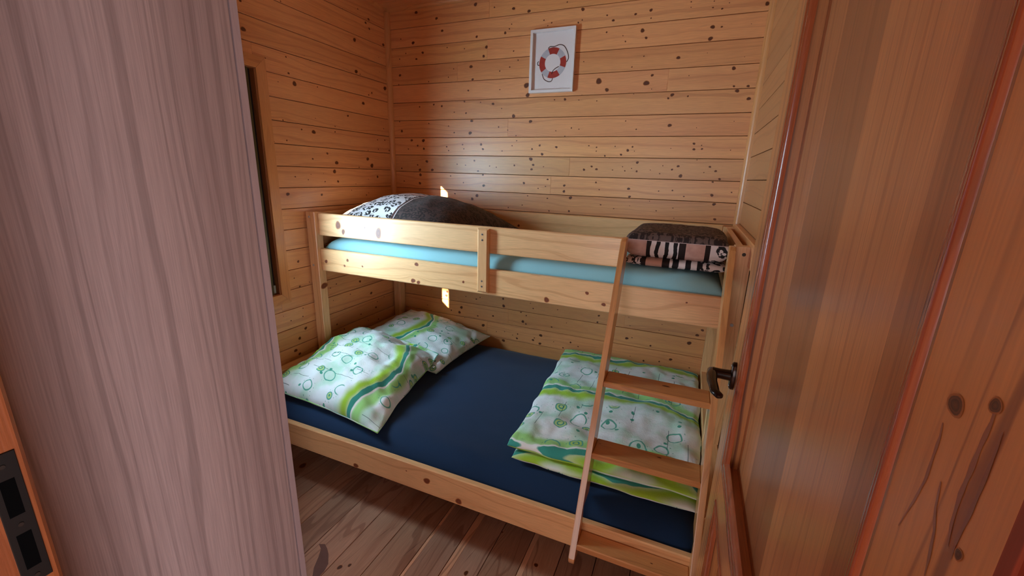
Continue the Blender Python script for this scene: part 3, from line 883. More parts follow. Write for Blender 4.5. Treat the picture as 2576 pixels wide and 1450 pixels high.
for (a, b, c, d) in ((y0, y0 + 0.062, z0, z1), (y1 - 0.088, y1 - 0.028, z0, z1), (y0 + 0.062, y1 - 0.088, z0, z0 + 0.085), (y0 + 0.062, y1 - 0.088, z1 - 0.17, z1)):
    box(mb, (fx0, a, c), (fx1, b, d), 'z', 15, (1, 1, 1), 0.003)
mb.build('sash', [M['sash'], M['sash']], win)
mb = MB()
box(mb, (-0.050, y1 - 0.0285, z0 + 0.002), (-0.030, y1 - 0.002, z1 - 0.002), 'z', 16, (1, 1, 1), 0.002)
mb.build('gasket', [M['gasket'], M['gasket']], win)
mb = MB()
mb.face([(-0.022, y0 + 0.05, z0 + 0.07), (-0.022, y1 - 0.08, z0 + 0.07), (-0.022, y1 - 0.08, z1 - 0.16), (-0.022, y0 + 0.05, z1 - 0.16)])
mb.build('pane', [M['glass']], win)
mb = MB()
box(mb, (-0.020, y1 - 0.030, z0 + 0.010), (-0.006, y1 - 0.016, z0 + 0.05), 'z', 17, (1, 1, 1), 0.002)
mb.build('hinge', [M['steel'], M['steel']], win)

# door frame (left jamb, right jamb, head) with its strike plate
fr = bpy.data.objects.new('trim_1', None)
fr.location = (1.62, YF - 0.05, 0)
COL.objects.link(fr)
struct(fr, 'reddish wooden door frame around the doorway', 'door frame')
mb = MB()
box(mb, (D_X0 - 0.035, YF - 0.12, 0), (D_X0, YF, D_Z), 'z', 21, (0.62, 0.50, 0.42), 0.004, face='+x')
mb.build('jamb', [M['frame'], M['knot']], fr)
mb = MB()
box(mb, (D_X1, YF - 0.12, 0), (D_X1 + 0.035, YF + 0.0, D_Z), 'z', 22, (0.26, 0.10, 0.08), 0.004, face='-x')  # dark tone paints in the shade on the hinge-side jamb
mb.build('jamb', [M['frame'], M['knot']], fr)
mb = MB()
box(mb, (D_X0 - 0.035, YF - 0.12, D_Z), (D_X1 + 0.035, YF, D_Z + 0.035), 'x', 23, (1, 1, 1), 0.004, face='-z')
mb.build('head', [M['frame'], M['knot']], fr)
mb = MB()
sx = D_X0 + 0.0005
box(mb, (sx - 0.002, YF - 0.034, 0.962), (sx + 0.0015, YF - 0.0085, 1.146), 'z', 24, (1, 1, 1), 0.0006, face='+x')
for (a, b) in ((0.985, 1.036), (1.062, 1.112)):
    box(mb, (sx + 0.0012, YF - 0.028, a), (sx + 0.0019, YF - 0.015, b), 'z', 25, (1, 1, 1), 0.0002, mi=1, face='+x')
sp = mb.build('strike_plate', [M['black_metal'], M['hole']], fr)
for z in (0.972, 1.049, 1.130):
    mb = MB()
    cyl(mb, (sx + 0.0015, YF - 0.0215, z), (1, 0, 0), 0.0026, 0.0010, 12)
    mb.build('screw', [M['bolt_dark']], sp)

# room behind the camera, only a shell with two window openings
mb = MB()
def quad(pts, mi=0):
    mb.face(pts, None, mi)
yb = -5.0
for (a, b, c, d) in ((0.0, 0.6, 0, H), (1.9, 3.2, 0, H), (0.6, 1.9, 0, 0.25), (0.6, 1.9, 2.0, H)):
    quad([(a, yb, c), (b, yb, c), (b, yb, d), (a, yb, d)])
struct(mb.build('wall_rear', [M['hall']]), 'far wall of the room behind the camera', 'wall')
mb = MB()
for (a, b, c, d) in ((yb, -4.0, 0, H), (-2.7, YF - 0.1, 0, H), (-4.0, -2.7, 0, 0.10), (-4.0, -2.7, 1.45, H)):
    quad([(3.2, a, c), (3.2, b, c), (3.2, b, d), (3.2, a, d)])
quad([(L, YF - 0.101, 0), (3.2, YF - 0.101, 0), (3.2, YF - 0.101, H), (L, YF - 0.101, H)])
struct(mb.build('wall_side', [M['hall']]), 'side wall of the room behind the camera', 'wall')
mb = MB()
quad([(0.0, yb, 0), (0.0, YF - 0.1, 0), (0.0, YF - 0.1, H), (0.0, yb, H)])
struct(mb.build('wall_other', [M['hall']]), 'left wall of the room behind the camera', 'wall')
mb = MB()
quad([(-0.9, -7.0, 0), (4.0, -7.0, 0), (4.0, -7.0, 5.0), (-0.9, -7.0, 5.0)])  # unseen blocker, added to stop sun entering the rear opening
struct(mb.build('wall_sun_block', [M['hall']]), 'unseen wall added outside to keep sun off the far window', 'wall')
mb = MB()
box(mb, (-1.75, -4.06, 1.955), (-0.55, -3.94, 2.285), 'x', 77, (1, 1, 1), 0.004)  # unseen beam, added so sun misses the guard board ends
struct(mb.build('trim_7', [M['pine_trim'], M['knot']]), 'unseen beam added outside to block the middle band of sun', 'beam')

# ------------------------------------------------------------------ the open door
dr = bpy.data.objects.new('door_1', None)
dr.location = (2.05, -2.195, 0)
COL.objects.link(dr)
struct(dr, 'open reddish-brown panelled wooden door standing at the right', 'door')
DX = 2.031            # visible face of stiles and rails
DT = 0.040
YE, YH = -1.360, -2.203
SI, SO = -1.475, -2.106          # inner edges of the stiles
PX = 2.040            # panel face
mb = MB()
box(mb, (DX, SI, 0.008), (DX + DT, YE, 2.03), 'z', 301, (1.02, 0.98, 0.92), 0.003, face='-x')
mb.build('stile', [M['door_stile'], M['knot']], dr)
mb = MB()
KNOT_STRETCH = 26.0
box(mb, (DX, YH, 0.008), (DX + DT, SO, 2.03), 'z', 309.4, (1.0, 0.98, 0.95), 0.004, face='-x', side_tone=(0.42, 0.12, 0.10),  # shade on the hinge edge is painted in through the side tone
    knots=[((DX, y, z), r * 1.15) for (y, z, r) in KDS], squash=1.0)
KNOT_STRETCH = 5.0

# dark flame figure running between the knots of this stile
FLAME = [[(-2.1389, 1.3601), (-2.1403, 1.3528), (-2.1401, 1.3419), (-2.1401, 1.3265), (-2.1369, 1.3106), (-2.1302, 1.287)], [(-2.1696, 1.3868), (-2.1701, 1.3782), (-2.1688, 1.3655), (-2.1682, 1.3504), (-2.1673, 1.3375), (-2.1685, 1.3212), (-2.171, 1.3112)], [(-2.1778, 1.378), (-2.178, 1.3631), (-2.1773, 1.3455), (-2.1764, 1.3312), (-2.1748, 1.3173), (-2.1755, 1.3075)], [(-2.1519, 1.3336), (-2.1546, 1.3191), (-2.1593, 1.3086), (-2.1621, 1.294), (-2.1632, 1.2846)]]
for si, line_ in enumerate(FLAME):
    nl = len(line_) - 1
    wid = (0.0011, 0.0015, 0.0012, 0.0012, 0.0006)[si]
    Lp, Rp = [], []
    for q_ in range(nl * 4 + 1):
        a_ = q_ / 4
        i_ = min(int(a_), nl - 1)
        t_ = a_ - i_
        y_ = line_[i_][0] * (1 - t_) + line_[i_ + 1][0] * t_
        z_ = line_[i_][1] * (1 - t_) + line_[i_ + 1][1] * t_
        w_ = wid * (0.25 + math.sin(math.pi * min(1.0, a_ / nl + 0.02)) ** 0.7 * (0.8 + 0.2 * math.sin(q_ * 1.3)))
        Lp.append(Vector((DX - 0.0003, y_ + w_, z_)))
        Rp.append(Vector((DX - 0.0003, y_ - w_, z_)))
    for q_ in range(len(Lp) - 1):
        mb.face([Lp[q_], Lp[q_ + 1], Rp[q_ + 1], Rp[q_]], [(p_.z + 3, p_.y) for p_ in (Lp[q_], Lp[q_ + 1], Rp[q_ + 1], Rp[q_])], 2)
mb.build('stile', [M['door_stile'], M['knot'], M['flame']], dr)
RZ0, RZ1 = 0.775, 0.865
for (a, b, s) in ((RZ0, RZ1, 303), (0.008, 0.14, 304), (1.92, 2.03, 305)):
    mb = MB()
    box(mb, (DX, SO, a), (DX + DT, SI, b), 'y', s, (1.12, 1.05, 0.98), 0.002, face='-x')
    mb.build('rail', [M['door'], M['knot']], dr)
LAM = [SI - 0.0, -1.610, -1.790, -1.979, SO]
LT = [(1.12, 1.12, 1.06), (0.70, 0.64, 0.62), (1.10, 1.08, 1.0), (0.78, 0.68, 0.60)]
for (a, b, s) in ((RZ1, 1.92, 0), (0.14, RZ0, 10)):
    mb = MB()
    for i in range(4):
        board(mb, (PX + 0.02, LAM[i], a), (0, 0, 1), (0, -1, 0), b - a, LAM[i] - LAM[i + 1], 0.02, 311 + s + i * 3.3, LT[i], (), 0.0001)
    mb.build('panel', [M['door'], M['knot']], dr)
# raised mouldings round both panels (mitred), one mesh per panel
PROF = [(0.000, 0.0), (0.001, 0.0022), (0.004, 0.0036), (0.008, 0.0030), (0.010, 0.0008), (0.012, 0.0014), (0.017, 0.0006), (0.022, -0.0035), (0.025, -0.0095)]


def moulding_frame(mb, y_far, y_near, z0, z1, seed):
    """profile runs from the outer edge inwards; y_far > y_near"""
    def cornerpts(d):
        return [(y_far - d, z0 + d), (y_near + d, z0 + d), (y_near + d, z1 - d), (y_far - d, z1 - d)]
    for side in range(4):
        rows = []
        for (d, h) in PROF:
            c = cornerpts(d)
            p, q = c[side], c[(side + 1) % 4]
            rows.append([Vector((DX - h, p[0], p[1])), Vector((DX - h, q[0], q[1]))])
        ln = (rows[0][1] - rows[0][0]).length
        mb.grid(rows, lambda i, j, s=side, ll=ln: (seed + s * 2.7 + j * ll, PROF[i][0] * 1.6 + s), 0, (1, 1, 1), smooth=True)


mb = MB()
moulding_frame(mb, SI + 0.001, SO - 0.001, RZ1 - 0.001, 1.921, 1.0)
mb.build('moulding', [M['door_mould']], dr)
mb = MB()
moulding_frame(mb, SI + 0.001, SO - 0.001, 0.139, RZ0 + 0.001, 5.0)
mb.build('moulding', [M['door_mould']], dr)
# handle: oval rosette, thick neck, drooping lever seen end-on
HY, HZ = -1.420, 1.060
mb = MB()
n = 28
rows = []
for d, k in ((0.0, 1.0), (0.006, 1.0), (0.009, 0.93), (0.010, 0.8)):
    rows.append([Vector((DX - d, HY + math.cos(2 * math.pi * i / n) * 0.0165 * k, HZ + math.sin(2 * math.pi * i / n) * 0.033 * k)) for i in range(n)])
mb.grid(rows, lambda i, j: (0, 0), 0, smooth=True, wrap_v=True)
mb.face(rows[-1])
hd = mb.build('handle', [M['bronze']], dr)
mb = MB()
tube(mb, [(DX - 0.008, HY, HZ), (DX - 0.030, HY, HZ), (DX - 0.046, HY, HZ)], [0.0125, 0.0115, 0.0125], 18)
mb.build('neck', [M['bronze']], hd)
mb = MB()
tube(mb, [(DX - 0.041, HY + 0.012, HZ + 0.002), (DX - 0.046, HY + 0.005, HZ + 0.002), (DX - 0.048, HY - 0.02, HZ + 0.001), (DX - 0.048, HY - 0.045, HZ - 0.001),
          (DX - 0.045, HY - 0.068, HZ - 0.003), (DX - 0.043, HY - 0.088, HZ - 0.005), (DX - 0.035, HY - 0.102, HZ - 0.006), (DX - 0.032, HY - 0.106, HZ - 0.006)],
     [0.008, 0.011, 0.0115, 0.0105, 0.0098, 0.0095, 0.0085, 0.004], 16, squash=0.75)
mb.build('lever', [M['bronze']], hd)
for dz in (-0.024, 0.024):
    mb = MB()
    cyl(mb, (DX - 0.0095, HY, HZ + dz), (-1, 0, 0), 0.0030, 0.0014, 12)
    mb.build('screw', [M['steel']], hd)

# ------------------------------------------------------------------ wardrobe
WX, WYF = 0.883, -1.6705
wr = thing('wardrobe', (0.45, -1.95, 0), 'tall greyish-mauve laminate wardrobe beside the doorway, side panel towards the viewer', 'wardrobe')
mb = MB()
board(mb, (WX - 0.018, YF + 0.004, 0.0), (0, 1, 0), (0, 0, 1), WYF - YF - 0.004, 2.02, 0.018, 3.3, (1, 1, 1), (), 0.0008)
mb.uv = [(b, a) for (a, b) in mb.uv]
mb.build('side_panel', [M['laminate'], M['laminate']], wr)
mb = MB()
box(mb, (0.03, YF + 0.004, 0.0), (0.048, WYF, 2.02), 'z', 41, cham=0.0008, face='-x')
mb.build('side_panel', [M['laminate'], M['laminate']], wr)
for (a, b) in ((0.06, 0.078), (2.002, 2.02), (1.70, 1.718)):
    mb = MB()
    box(mb, (0.048, YF + 0.010, a), (WX - 0.018, WYF, b), 'x', 42 + a, cham=0.0008, face='+z')
    mb.build('shelf' if a not in (2.002, 0.06) else ('top_panel' if a > 1 else 'bottom_panel'), [M['laminate'], M['laminate']], wr)
mb = MB()
box(mb, (0.031, YF + 0.002, 0.0), (WX - 0.001, YF + 0.006, 2.02), 'z', 47, cham=0.0005)
mb.build('back_panel', [M['laminate'], M['laminate']], wr)
mb = MB()
box(mb, (0.048, WYF - 0.03, 0.0), (WX - 0.018, WYF - 0.015, 0.06), 'x', 48, cham=0.0005, face='+y')
mb.build('plinth', [M['laminate'], M['laminate']], wr)
mid = (0.03 + WX) / 2
for (a, b, s) in ((0.03, mid - 0.0015, 51), (mid + 0.0015, WX, 52)):
    mb = MB()
    box(mb, (a, WYF + 0.0035, 0.062), (b, WYF + 0.0225, 2.02), 'z', s, cham=0.0008, face='+y')
    d = mb.build('door', [M['laminate_edge'], M['laminate_edge']], wr)
    mb = MB()
    hx = mid - 0.04 if a < 0.1 else mid + 0.04
    tube(mb, [(hx, WYF + 0.022, 1.0), (hx, WYF + 0.045, 1.0), (hx, WYF + 0.047, 1.01), (hx, WYF + 0.047, 1.12), (hx, WYF + 0.045, 1.13), (hx, WYF + 0.022, 1.13)], 0.005, 10)
    mb.build('handle', [M['steel']], d)

# ------------------------------------------------------------------ bunk bed
bed = thing('bunk_bed', (1.06, -0.6, 0), 'light pine bunk bed with wide lower bunk, standing along the back wall', 'bunk bed')
PT = 1.26
px = ((0.012, 0.069), (2.050, 2.107))
for xi, (a, b) in enumerate(px):
    for yi, (c, d) in enumerate(((-0.750, -0.700), (-0.058, -0.008))):
        mb = MB()
        kn = [((b, y, z), r) for (y, z, r) in KPO] if xi == 0 and yi == 0 else []
        box(mb, (a, c, 0.475), (b, d, PT), 'z', 401 + xi * 2 + yi, (1.0, 1.0, 0.98), 0.003, face='+x' if xi == 0 else '-x', knots=kn, squash=1.5)
        p = mb.build('post', BEDK, bed)
        if yi == 0:
            for z in (1.233, 0.972):
                mb = MB()
                bx = 0.033 if xi == 0 else 2.082
                cyl(mb, (bx, c, z), (0, -1, 0), 0.0062, 0.0022, 16, cham=0.001)
                cyl(mb, (bx, c - 0.0022, z), (0, -1, 0), 0.0026, 0.0004, 6)
                bo = mb.build('bolt', [M['steel'] if xi == 0 or z < 1.1 else M['bolt_dark']], p)
# front guard boards
mb = MB()
box(mb, (0.069, -0.730, 1.136), (1.676, -0.710, 1.254), 'x', 411, (1, 1, 1), 0.004, face='-y', knots=[((x, -0.73, z), r) for (x, z, r) in KGU], squash=1.5)
mb.build('guard_board', BEDK, bed)
mb = MB()
box(mb, (0.069, -0.730, 0.942), (2.050, -0.708, 1.064), 'x', 413.7, (1.02, 1.0, 0.98), 0.004, face='-y', knots=[((x, -0.73, z), r) for (x, z, r) in KGL], squash=0.9)
mb.build('guard_board', BEDK, bed)
mb = MB()
box(mb, (1.034, -0.752, 0.956), (1.089, -0.7305, 1.247), 'z', 415, (0.93, 0.88, 0.84), 0.007, face='-y')
bk = mb.build('guard_block', BEDK, bed)
for z in (1.222, 1.197, 1.010, 0.985):
    mb = MB()
    cyl(mb, (1.060, -0.752, z), (0, -1, 0), 0.0045, 0.0012, 14, cham=0.0005)
    cyl(mb, (1.060, -0.7532, z), (0, -1, 0), 0.0018, 0.0003, 6, mi=1)
    mb.build('screw', [M['steel'], M['hole']], bk)
# back guard boards and end boards of the upper bunk
mb = MB()
box(mb, (0.069, -0.034, 1.09), (2.050, -0.012, 1.266), 'x', 417, (1.03, 1.02, 1.0), 0.004, face='-y', knots=[((x, -0.034, z + 0.02), r) for (x, z, r) in KBG])
mb.build('guard_board', BEDK, bed)
mb = MB()
box(mb, (0.069, -0.034, 0.945), (2.050, -0.012, 1.055), 'x', 418, (1, 1, 1), 0.004, face='-y')
mb.build('guard_board', BEDK, bed)
for (a, b, f, s) in ((0.030, 0.050, '+x', 421), (2.062, 2.082, '-x', 423)):
    for (c, d) in ((1.13, 1.256), (0.945, 1.06)):
        mb = MB()
        box(mb, (a, -0.700, c), (b, -0.058, d), 'y', s + c, (0.97, 0.95, 0.92), 0.003, face=f)
        mb.build('end_board', BEDK, bed)
for i in range(9):
    mb = MB()
    x = 0.15 + i * 0.215
    box(mb, (x, -0.707, 0.962), (x + 0.07, -0.036, 0.980), 'y', 431 + i, (0.9, 0.85, 0.8), 0.002, face='-z')
    mb.build('slat', BEDK, bed)
# lower bunk: end beams under the posts, long rails, legs
for (a, b, f, s) in ((0.012, 0.069, '+x', 441), (2.050, 2.107, '-x', 443)):
    mb = MB()
    box(mb, (a, -1.178, 0.355), (b, -0.006, 0.475), 'y', s, (0.95, 0.92, 0.88), 0.004, face='+z')
    mb.build('end_beam', BEDK, bed)
    for (c, d) in ((-1.150, -1.093), (-0.064, -0.007)):
        mb = MB()
        box(mb, (a, c, 0.0), (b, d, 0.355), 'z', s + c, (0.97, 0.95, 0.92), 0.004)
        mb.build('leg', BEDK, bed)
mb = MB()
box(mb, (0.012, -1.200, 0.211), (2.107, -1.1785, 0.331), 'x', 451.3, (1.0, 0.96, 0.92), 0.004, face='-y', knots=[((x, -1.2, z), r) for (x, z, r) in KFR if z != 0.243 and z != 0.249], squash=0.8)
mb.build('side_rail', BEDK, bed)
mb = MB()
box(mb, (0.069, -0.034, 0.211), (2.050, -0.012, 0.331), 'x', 453, (1, 1, 1), 0.004, face='-y')
mb.build('side_rail', BEDK, bed)
for i in range(9):
    mb = MB()
    x = 0.15 + i * 0.215
    box(mb, (x, -1.178, 0.232), (x + 0.07, -0.036, 0.250), 'y', 461 + i, (0.9, 0.85, 0.8), 0.002, face='+z')
    mb.build('slat', BEDK, bed)

# ------------------------------------------------------------------ ladder
lad = thing('ladder', (1.86, -1.05, 0.25), 'pine ladder with three flat steps hooked on the bunk bed', 'ladder')


def ly(z):
    return -0.80 - 0.49 * (1.26 - z)


A_ = math.hypot(0.49, 1.0)
LD = Vector((0, -0.49, -1.0)).normalized()       # direction down the ladder
LN = Vector((0, -1.0, 0.49)).normalized()        # outward (towards the room)
for (a, b, s) in ((1.665, 1.685, 501), (2.030, 2.050, 503)):
    mb = MB()
    zt, zb = 1.262, 0.243
    # side outline in (y,z): plank 9 cm deep, rounded foot, notched top
    dep = 0.088
    top_f = Vector((0, ly(zt), zt))
    bot_f = Vector((0, ly(zb), zb))
    out = [top_f + Vector((0, 0.012, 0.0)), top_f + LD * 0.012]
    out += [bot_f - LD * 0.016, bot_f - LD * 0.006 - LN * 0.003, bot_f - LN * 0.010]
    # notch over the rail, back edge up to the guard boards, then flat against them
    zn = 0.396
    out += [Vector((0, -1.2025, zb + 0.006)), Vector((0, -1.2025, zn)), Vector((0, ly(zn) + dep * A_, zn))]
    out += [Vector((0, -0.7535, 1.26 + (-0.7535 - dep * A_ + 0.80) / 0.49)), Vector((0, -0.7535, zt))]
    c = 0.0025
    cen = sum(out, Vector()) / len(out)
    inset = [p + (cen - p).normalized() * c for p in out]

    def ring(pts, x):
        return [Vector((x, p.y, p.z)) for p in pts]
    rows = [ring(inset, a), ring(out, a + c), ring(out, b - c), ring(inset, b)]
    nn = len(out)
    for r in range(3):
        for i in range(nn):
            j = (i + 1) % nn
            quad4 = [rows[r][i], rows[r][j], rows[r + 1][j], rows[r + 1][i]]
            uvq = [(s + p.dot(LD), s * 0.3 + p.x + p.dot(LN)) for p in quad4]
            mb.face(list(reversed(quad4)), list(reversed(uvq)), 0, (1, 0.97, 0.94))
    for r, rev in ((0, False), (3, True)):
        P = rows[r]
        uvp = [(s + p.dot(LD), s * 0.7 + p.dot(LN)) for p in P]
        mb.face(list(reversed(P)) if rev else P, list(reversed(uvp)) if rev else uvp, 0, (1, 0.98, 0.96))
    bm_o = mb.build('stile', [M['ladder'], M['knot']], lad)
STEPS = ((0.783, [((1.89, -0.965, 0.783), 0.012)]), (0.562, [((1.90, -1.06, 0.562), 0.007), ((1.70, -1.07, 0.562), 0.003)]), (0.301, [((1.92, -1.24, 0.301), 0.004)]))
for i, (z, kn) in enumerate(STEPS):
    mb = MB()
    y0 = ly(z) + 0.006
    y1 = y0 + 0.098
    if i == 2:
        y1 = -1.2015
        y0 = ly(z) - 0.002
    box(mb, (1.685, y0, z - 0.020), (2.030, y1, z), 'x', 511 + i * 4, (0.90, 0.82, 0.76) if i < 2 else (0.98, 0.92, 0.88), 0.003, face='+z', knots=kn, squash=0.45)
    mb.build('step', [M['ladder'], M['knot']], lad)


# ------------------------------------------------------------------ soft things
def soft_slab(mb, lo, hi, seed, mi=0, p=7.0, wr=0.006, nx=40, ny=34, sag=0.0, edge_wob=0.0, droop=None, uvs=1.0, uo=(0, 0), skew=0.0):
    """a cushion-like slab filling the box lo-hi with rounded edges"""
    cx, cy = (lo[0] + hi[0]) / 2, (lo[1] + hi[1]) / 2
    hx, hy = (hi[0] - lo[0]) / 2, (hi[1] - lo[1]) / 2
    zm, hz = (lo[2] + hi[2]) / 2, (hi[2] - lo[2]) / 2

    def spread(k, n):
        t = -1 + 2 * k / n
        return math.copysign(1 - (1 - abs(t)) ** 1.6, t)
    rows_t, rows_b = [], []
    for i in range(nx + 1):
        s = spread(i, nx)
        rt, rb = [], []
        for j in range(ny + 1):
            t = spread(j, ny)
            f = max(0.0, (1 - abs(s) ** p)) * max(0.0, (1 - abs(t) ** p))
            f = f ** 0.42
            x, y = cx + s * hx, cy + t * hy
            q = Vector((x * 6, y * 6, seed))
            wob = edge_wob * (noise.noise(q) + 0.5 * noise.noise(q * 2.3))
            x2 = x + wob * abs(s) ** 2 + skew * (1 - s) / 2 * (1 - t) / 2
            y2 = y + wob * abs(t) ** 2 * 0.8
            q2 = Vector((x * 9, y * 9, seed + 3))
            w = wr * (noise.noise(q2) + 0.6 * noise.noise(q2 * 2.1) + 0.35 * noise.noise(q2 * 4.7))
            dz = droop(x, y) if droop else 0.0
            rt.append(Vector((x2, y2, zm + hz * f + w * f + dz)))
            rb.append(Vector((x2, y2, zm - hz * f + dz)))
        rows_t.append(rt)
        rows_b.append(rb)
    mb.grid(rows_t, lambda i, j: (uo[0] + rows_t[i][j].x * uvs, uo[1] + (rows_t[i][j].y - rows_t[i][j].z) * uvs), mi)
    rb2 = list(reversed(rows_b))
    mb.grid(rb2, lambda i, j: (uo[0] + rb2[i][j].x * uvs, uo[1] + (rb2[i][j].y + rb2[i][j].z) * uvs), mi)


def weld(o, d=0.0004):
    import bmesh
    b = bmesh.new()
    b.from_mesh(o.data)
    bmesh.ops.remove_doubles(b, verts=b.verts, dist=d)
    b.to_mesh(o.data)
    b.free()
    return o


# lower mattress with the navy sheet, front edge rolling over the rail
def droop_low(x, y):
    e = max(0.0, (-1.075 - y) / 0.10)
    return -0.030 * min(1.0, e) ** 2 + 0.004 * noise.noise(Vector((x * 2.5, y * 2.5, 1.0)))


mb = MB()
soft_slab(mb, (0.075, -1.177, 0.253), (2.044, -0.038, 0.392), 2, 0, 16.0, 0.002, 60, 44, droop=droop_low)
tag(weld(mb.build('mattress', [M['navy']])), 'wide mattress under a navy blue sheet on the lower bunk', 'mattress')

mb = MB()
soft_slab(mb, (0.076, -0.700, 0.982), (2.044, -0.040, 1.134), 5, 0, 14.0, 0.003, 60, 30)
tag(weld(mb.build('mattress', [M['aqua']])), 'narrow mattress under a light blue sheet on the upper bunk', 'mattress')


def pillow(name, C, H, Hb, seed, mats, wr=0.012, uvw=0.8, uvh=0.8, pinch=0.05, p=2.4, ex=0.5, n=54, floor=None, over=None, extra=None, dirs=None, uo=(0, 0), rot=False):
    """C: four corner points P00,P10,P11,P01; H/Hb loft above/below the corner surface"""
    C = [Vector(c) for c in C]
    mb = MB()
    up = (C[1] - C[0]).cross(C[3] - C[0]).normalized()
    if up.z < 0:
        up = -up
    T, B = [], []
    for i in range(n + 1):
        s = i / n
        s = 0.5 - 0.5 * math.cos(math.pi * s)
        rt, rb = [], []
        for j in range(n + 1):
            t = 0.5 - 0.5 * math.cos(math.pi * j / n)
            a = 2 * s - 1
            b = 2 * t - 1
            base = C[0] * (1 - s) * (1 - t) + C[1] * s * (1 - t) + C[2] * s * t + C[3] * (1 - s) * t
            cen = (C[0] + C[1] + C[2] + C[3]) / 4
            # sides bow inwards between the ears
            k = pinch * (abs(a) ** 3 * (1 - b * b) + abs(b) ** 3 * (1 - a * a))
            ed = noise.noise(Vector((s * 5, t * 5, seed * 2.0))) * 0.02 * max(abs(a), abs(b)) ** 4
            base = base + (cen - base) * k + (base - cen) * ed
            f = (max(0.0, 1 - abs(a) ** p) * max(0.0, 1 - abs(b) ** p)) ** ex
            q = Vector((base.x * 7, base.y * 7, seed))
            w = noise.noise(q) + 0.55 * noise.noise(q * 2.2) + 0.40 * noise.noise(q * 4.5) - 0.5 * abs(noise.noise(q * 1.7 + Vector((3, 1, 0)))) + 0.12
            # radial creases near the edges
            cr = noise.noise(Vector((math.atan2(b, a) * 5.0, seed, 0.3))) * (max(abs(a), abs(b)) ** 2) * (1 - max(abs(a), abs(b)) ** 6)
            h = H * f + wr * w * min(1.0, f * 2.0) + wr * 1.2 * cr
            if extra:
                h += extra(a, b) * min(1.0, f * 2)
            pt = base + up * h
            pb = base - up * (Hb * f)
            if floor is not None:
                pt.z = max(pt.z, floor + 0.004)
                pb.z = max(pb.z, floor + 0.001)
            if over is not None:
                zo = max(over(pt.x, pt.y), over(pt.x + 0.012, pt.y + 0.012), over(pt.x - 0.012, pt.y + 0.012))
                pt.z = max(pt.z, zo + 0.010)
                pb.z = max(pb.z, max(zo, over(pb.x, pb.y)) + 0.003)
            rt.append(pt)
            rb.append(pb)
        T.append(rt)
        B.append(rb)

    def U(i, j):
        s = 0.5 - 0.5 * math.cos(math.pi * i / n)
        t = 0.5 - 0.5 * math.cos(math.pi * j / n)
        r = (uo[0] + s * uvw, uo[1] + t * uvh)
        return (r[1], r[0]) if rot else r
    mb.grid(T, U, 0)
    B2 = list(reversed(B))
    mb.grid(B2, lambda i, j: U(n - i, j), 0)
    o = weld(mb.build(name, mats))
    edge = [T[i][0] for i in range(0, n, 2)] + [T[n][j] for j in range(0, n, 2)] + [T[i][n] for i in range(n, 0, -2)] + [T[0][j] for j in range(n, 0, -2)]
    return o, edge


FL = 0.396
from mathutils.bvhtree import BVHTree


def top_of(o):
    t = BVHTree.FromPolygons([v.co for v in o.data.vertices], [tuple(p.vertices) for p in o.data.polygons])

    def f(x, y):
        h = t.ray_cast(Vector((x, y, 3.0)), Vector((0, 0, -1)))
        return h[0].z if h[0] is not None else -1.0
    return f



def ridge_a(a, b):
    return 0.016 * math.exp(-((a - 0.15 + 0.4 * b) / 0.22) ** 2) + 0.012 * math.exp(-((b - 0.45 - 0.3 * a) / 0.16) ** 2)


# back pillow first, front pillow lies over its edge
pb_, eb = pillow('pillow', [(0.105, -0.60, 0.470), (0.715, -0.610, 0.412), (0.772, -0.055, 0.445), (0.140, -0.045, 0.530)],
                 0.090, 0.055, 3.0, [M['green_b']], 0.016, 0.74, 0.74, 0.05, floor=FL, uo=(0.0, 1.4), rot=True)
tag(pb_, 'green and white printed pillow at the back, against the pine wall corner', 'pillow', 'green printed pillows on the lower bunk')
mb = MB()
tube(mb, eb, 0.003, 6, closed=True)
mb.build('piping', [M['green_b']], pb_)
pa_, ea = pillow('pillow', [(0.085, -1.140, 0.430), (0.785, -1.172, 0.402), (0.672, -0.520, 0.452), (0.100, -0.515, 0.548)],
                 0.120, 0.060, 8.0, [M['green_a']], 0.022, 0.74, 0.78, 0.06, floor=FL, over=top_of(pb_), extra=ridge_a, rot=True)
tag(pa_, 'green and white printed pillow in front, lying over the edge of the other pillow', 'pillow', 'green printed pillows on the lower bunk')
mb = MB()
tube(mb, ea, 0.003, 6, closed=True)
mb.build('piping', [M['green_a']], pa_)
# care label of the back pillow
mb = MB()
rows = []
for i in range(7):
    t = i / 6
    rows.append([Vector((0.680 + 0.028 * t, -0.600 + s * 0.014 - 0.004 * t, 0.436 + 0.020 * t + 0.006 * math.sin(t * 6 + s))) for s in (-1, 0, 1)])
mb.grid(rows, lambda i, j: (i, j), 0)
mb.build('care_label', [M['paper']], pb_)

lp, le = pillow('pillow', [(0.055, -0.690, 1.185), (0.830, -0.690, 1.165), (0.985, -0.075, 1.165), (0.060, -0.065, 1.195)],
                0.178, 0.05, 14.0, [M['leo_pillow']], 0.010, 0.8, 0.8, 0.07, p=2.2, ex=0.55, floor=1.141)
tag(lp, 'plump animal-print pillow half leopard white, half dark brown, on the upper bunk', 'pillow')
mb = MB()
tube(mb, le, 0.003, 6, closed=True)
mb.build('piping', [M['leo_pillow']], lp)

# folded green duvet: layers of one quilt
mb = MB()


def duv(x, y):
    return 0.010 * math.exp(-((y + 0.62 + 0.25 * (x - 1.7)) / 0.10) ** 2) - 0.006 * math.exp(-((y + 0.80) / 0.05) ** 2)


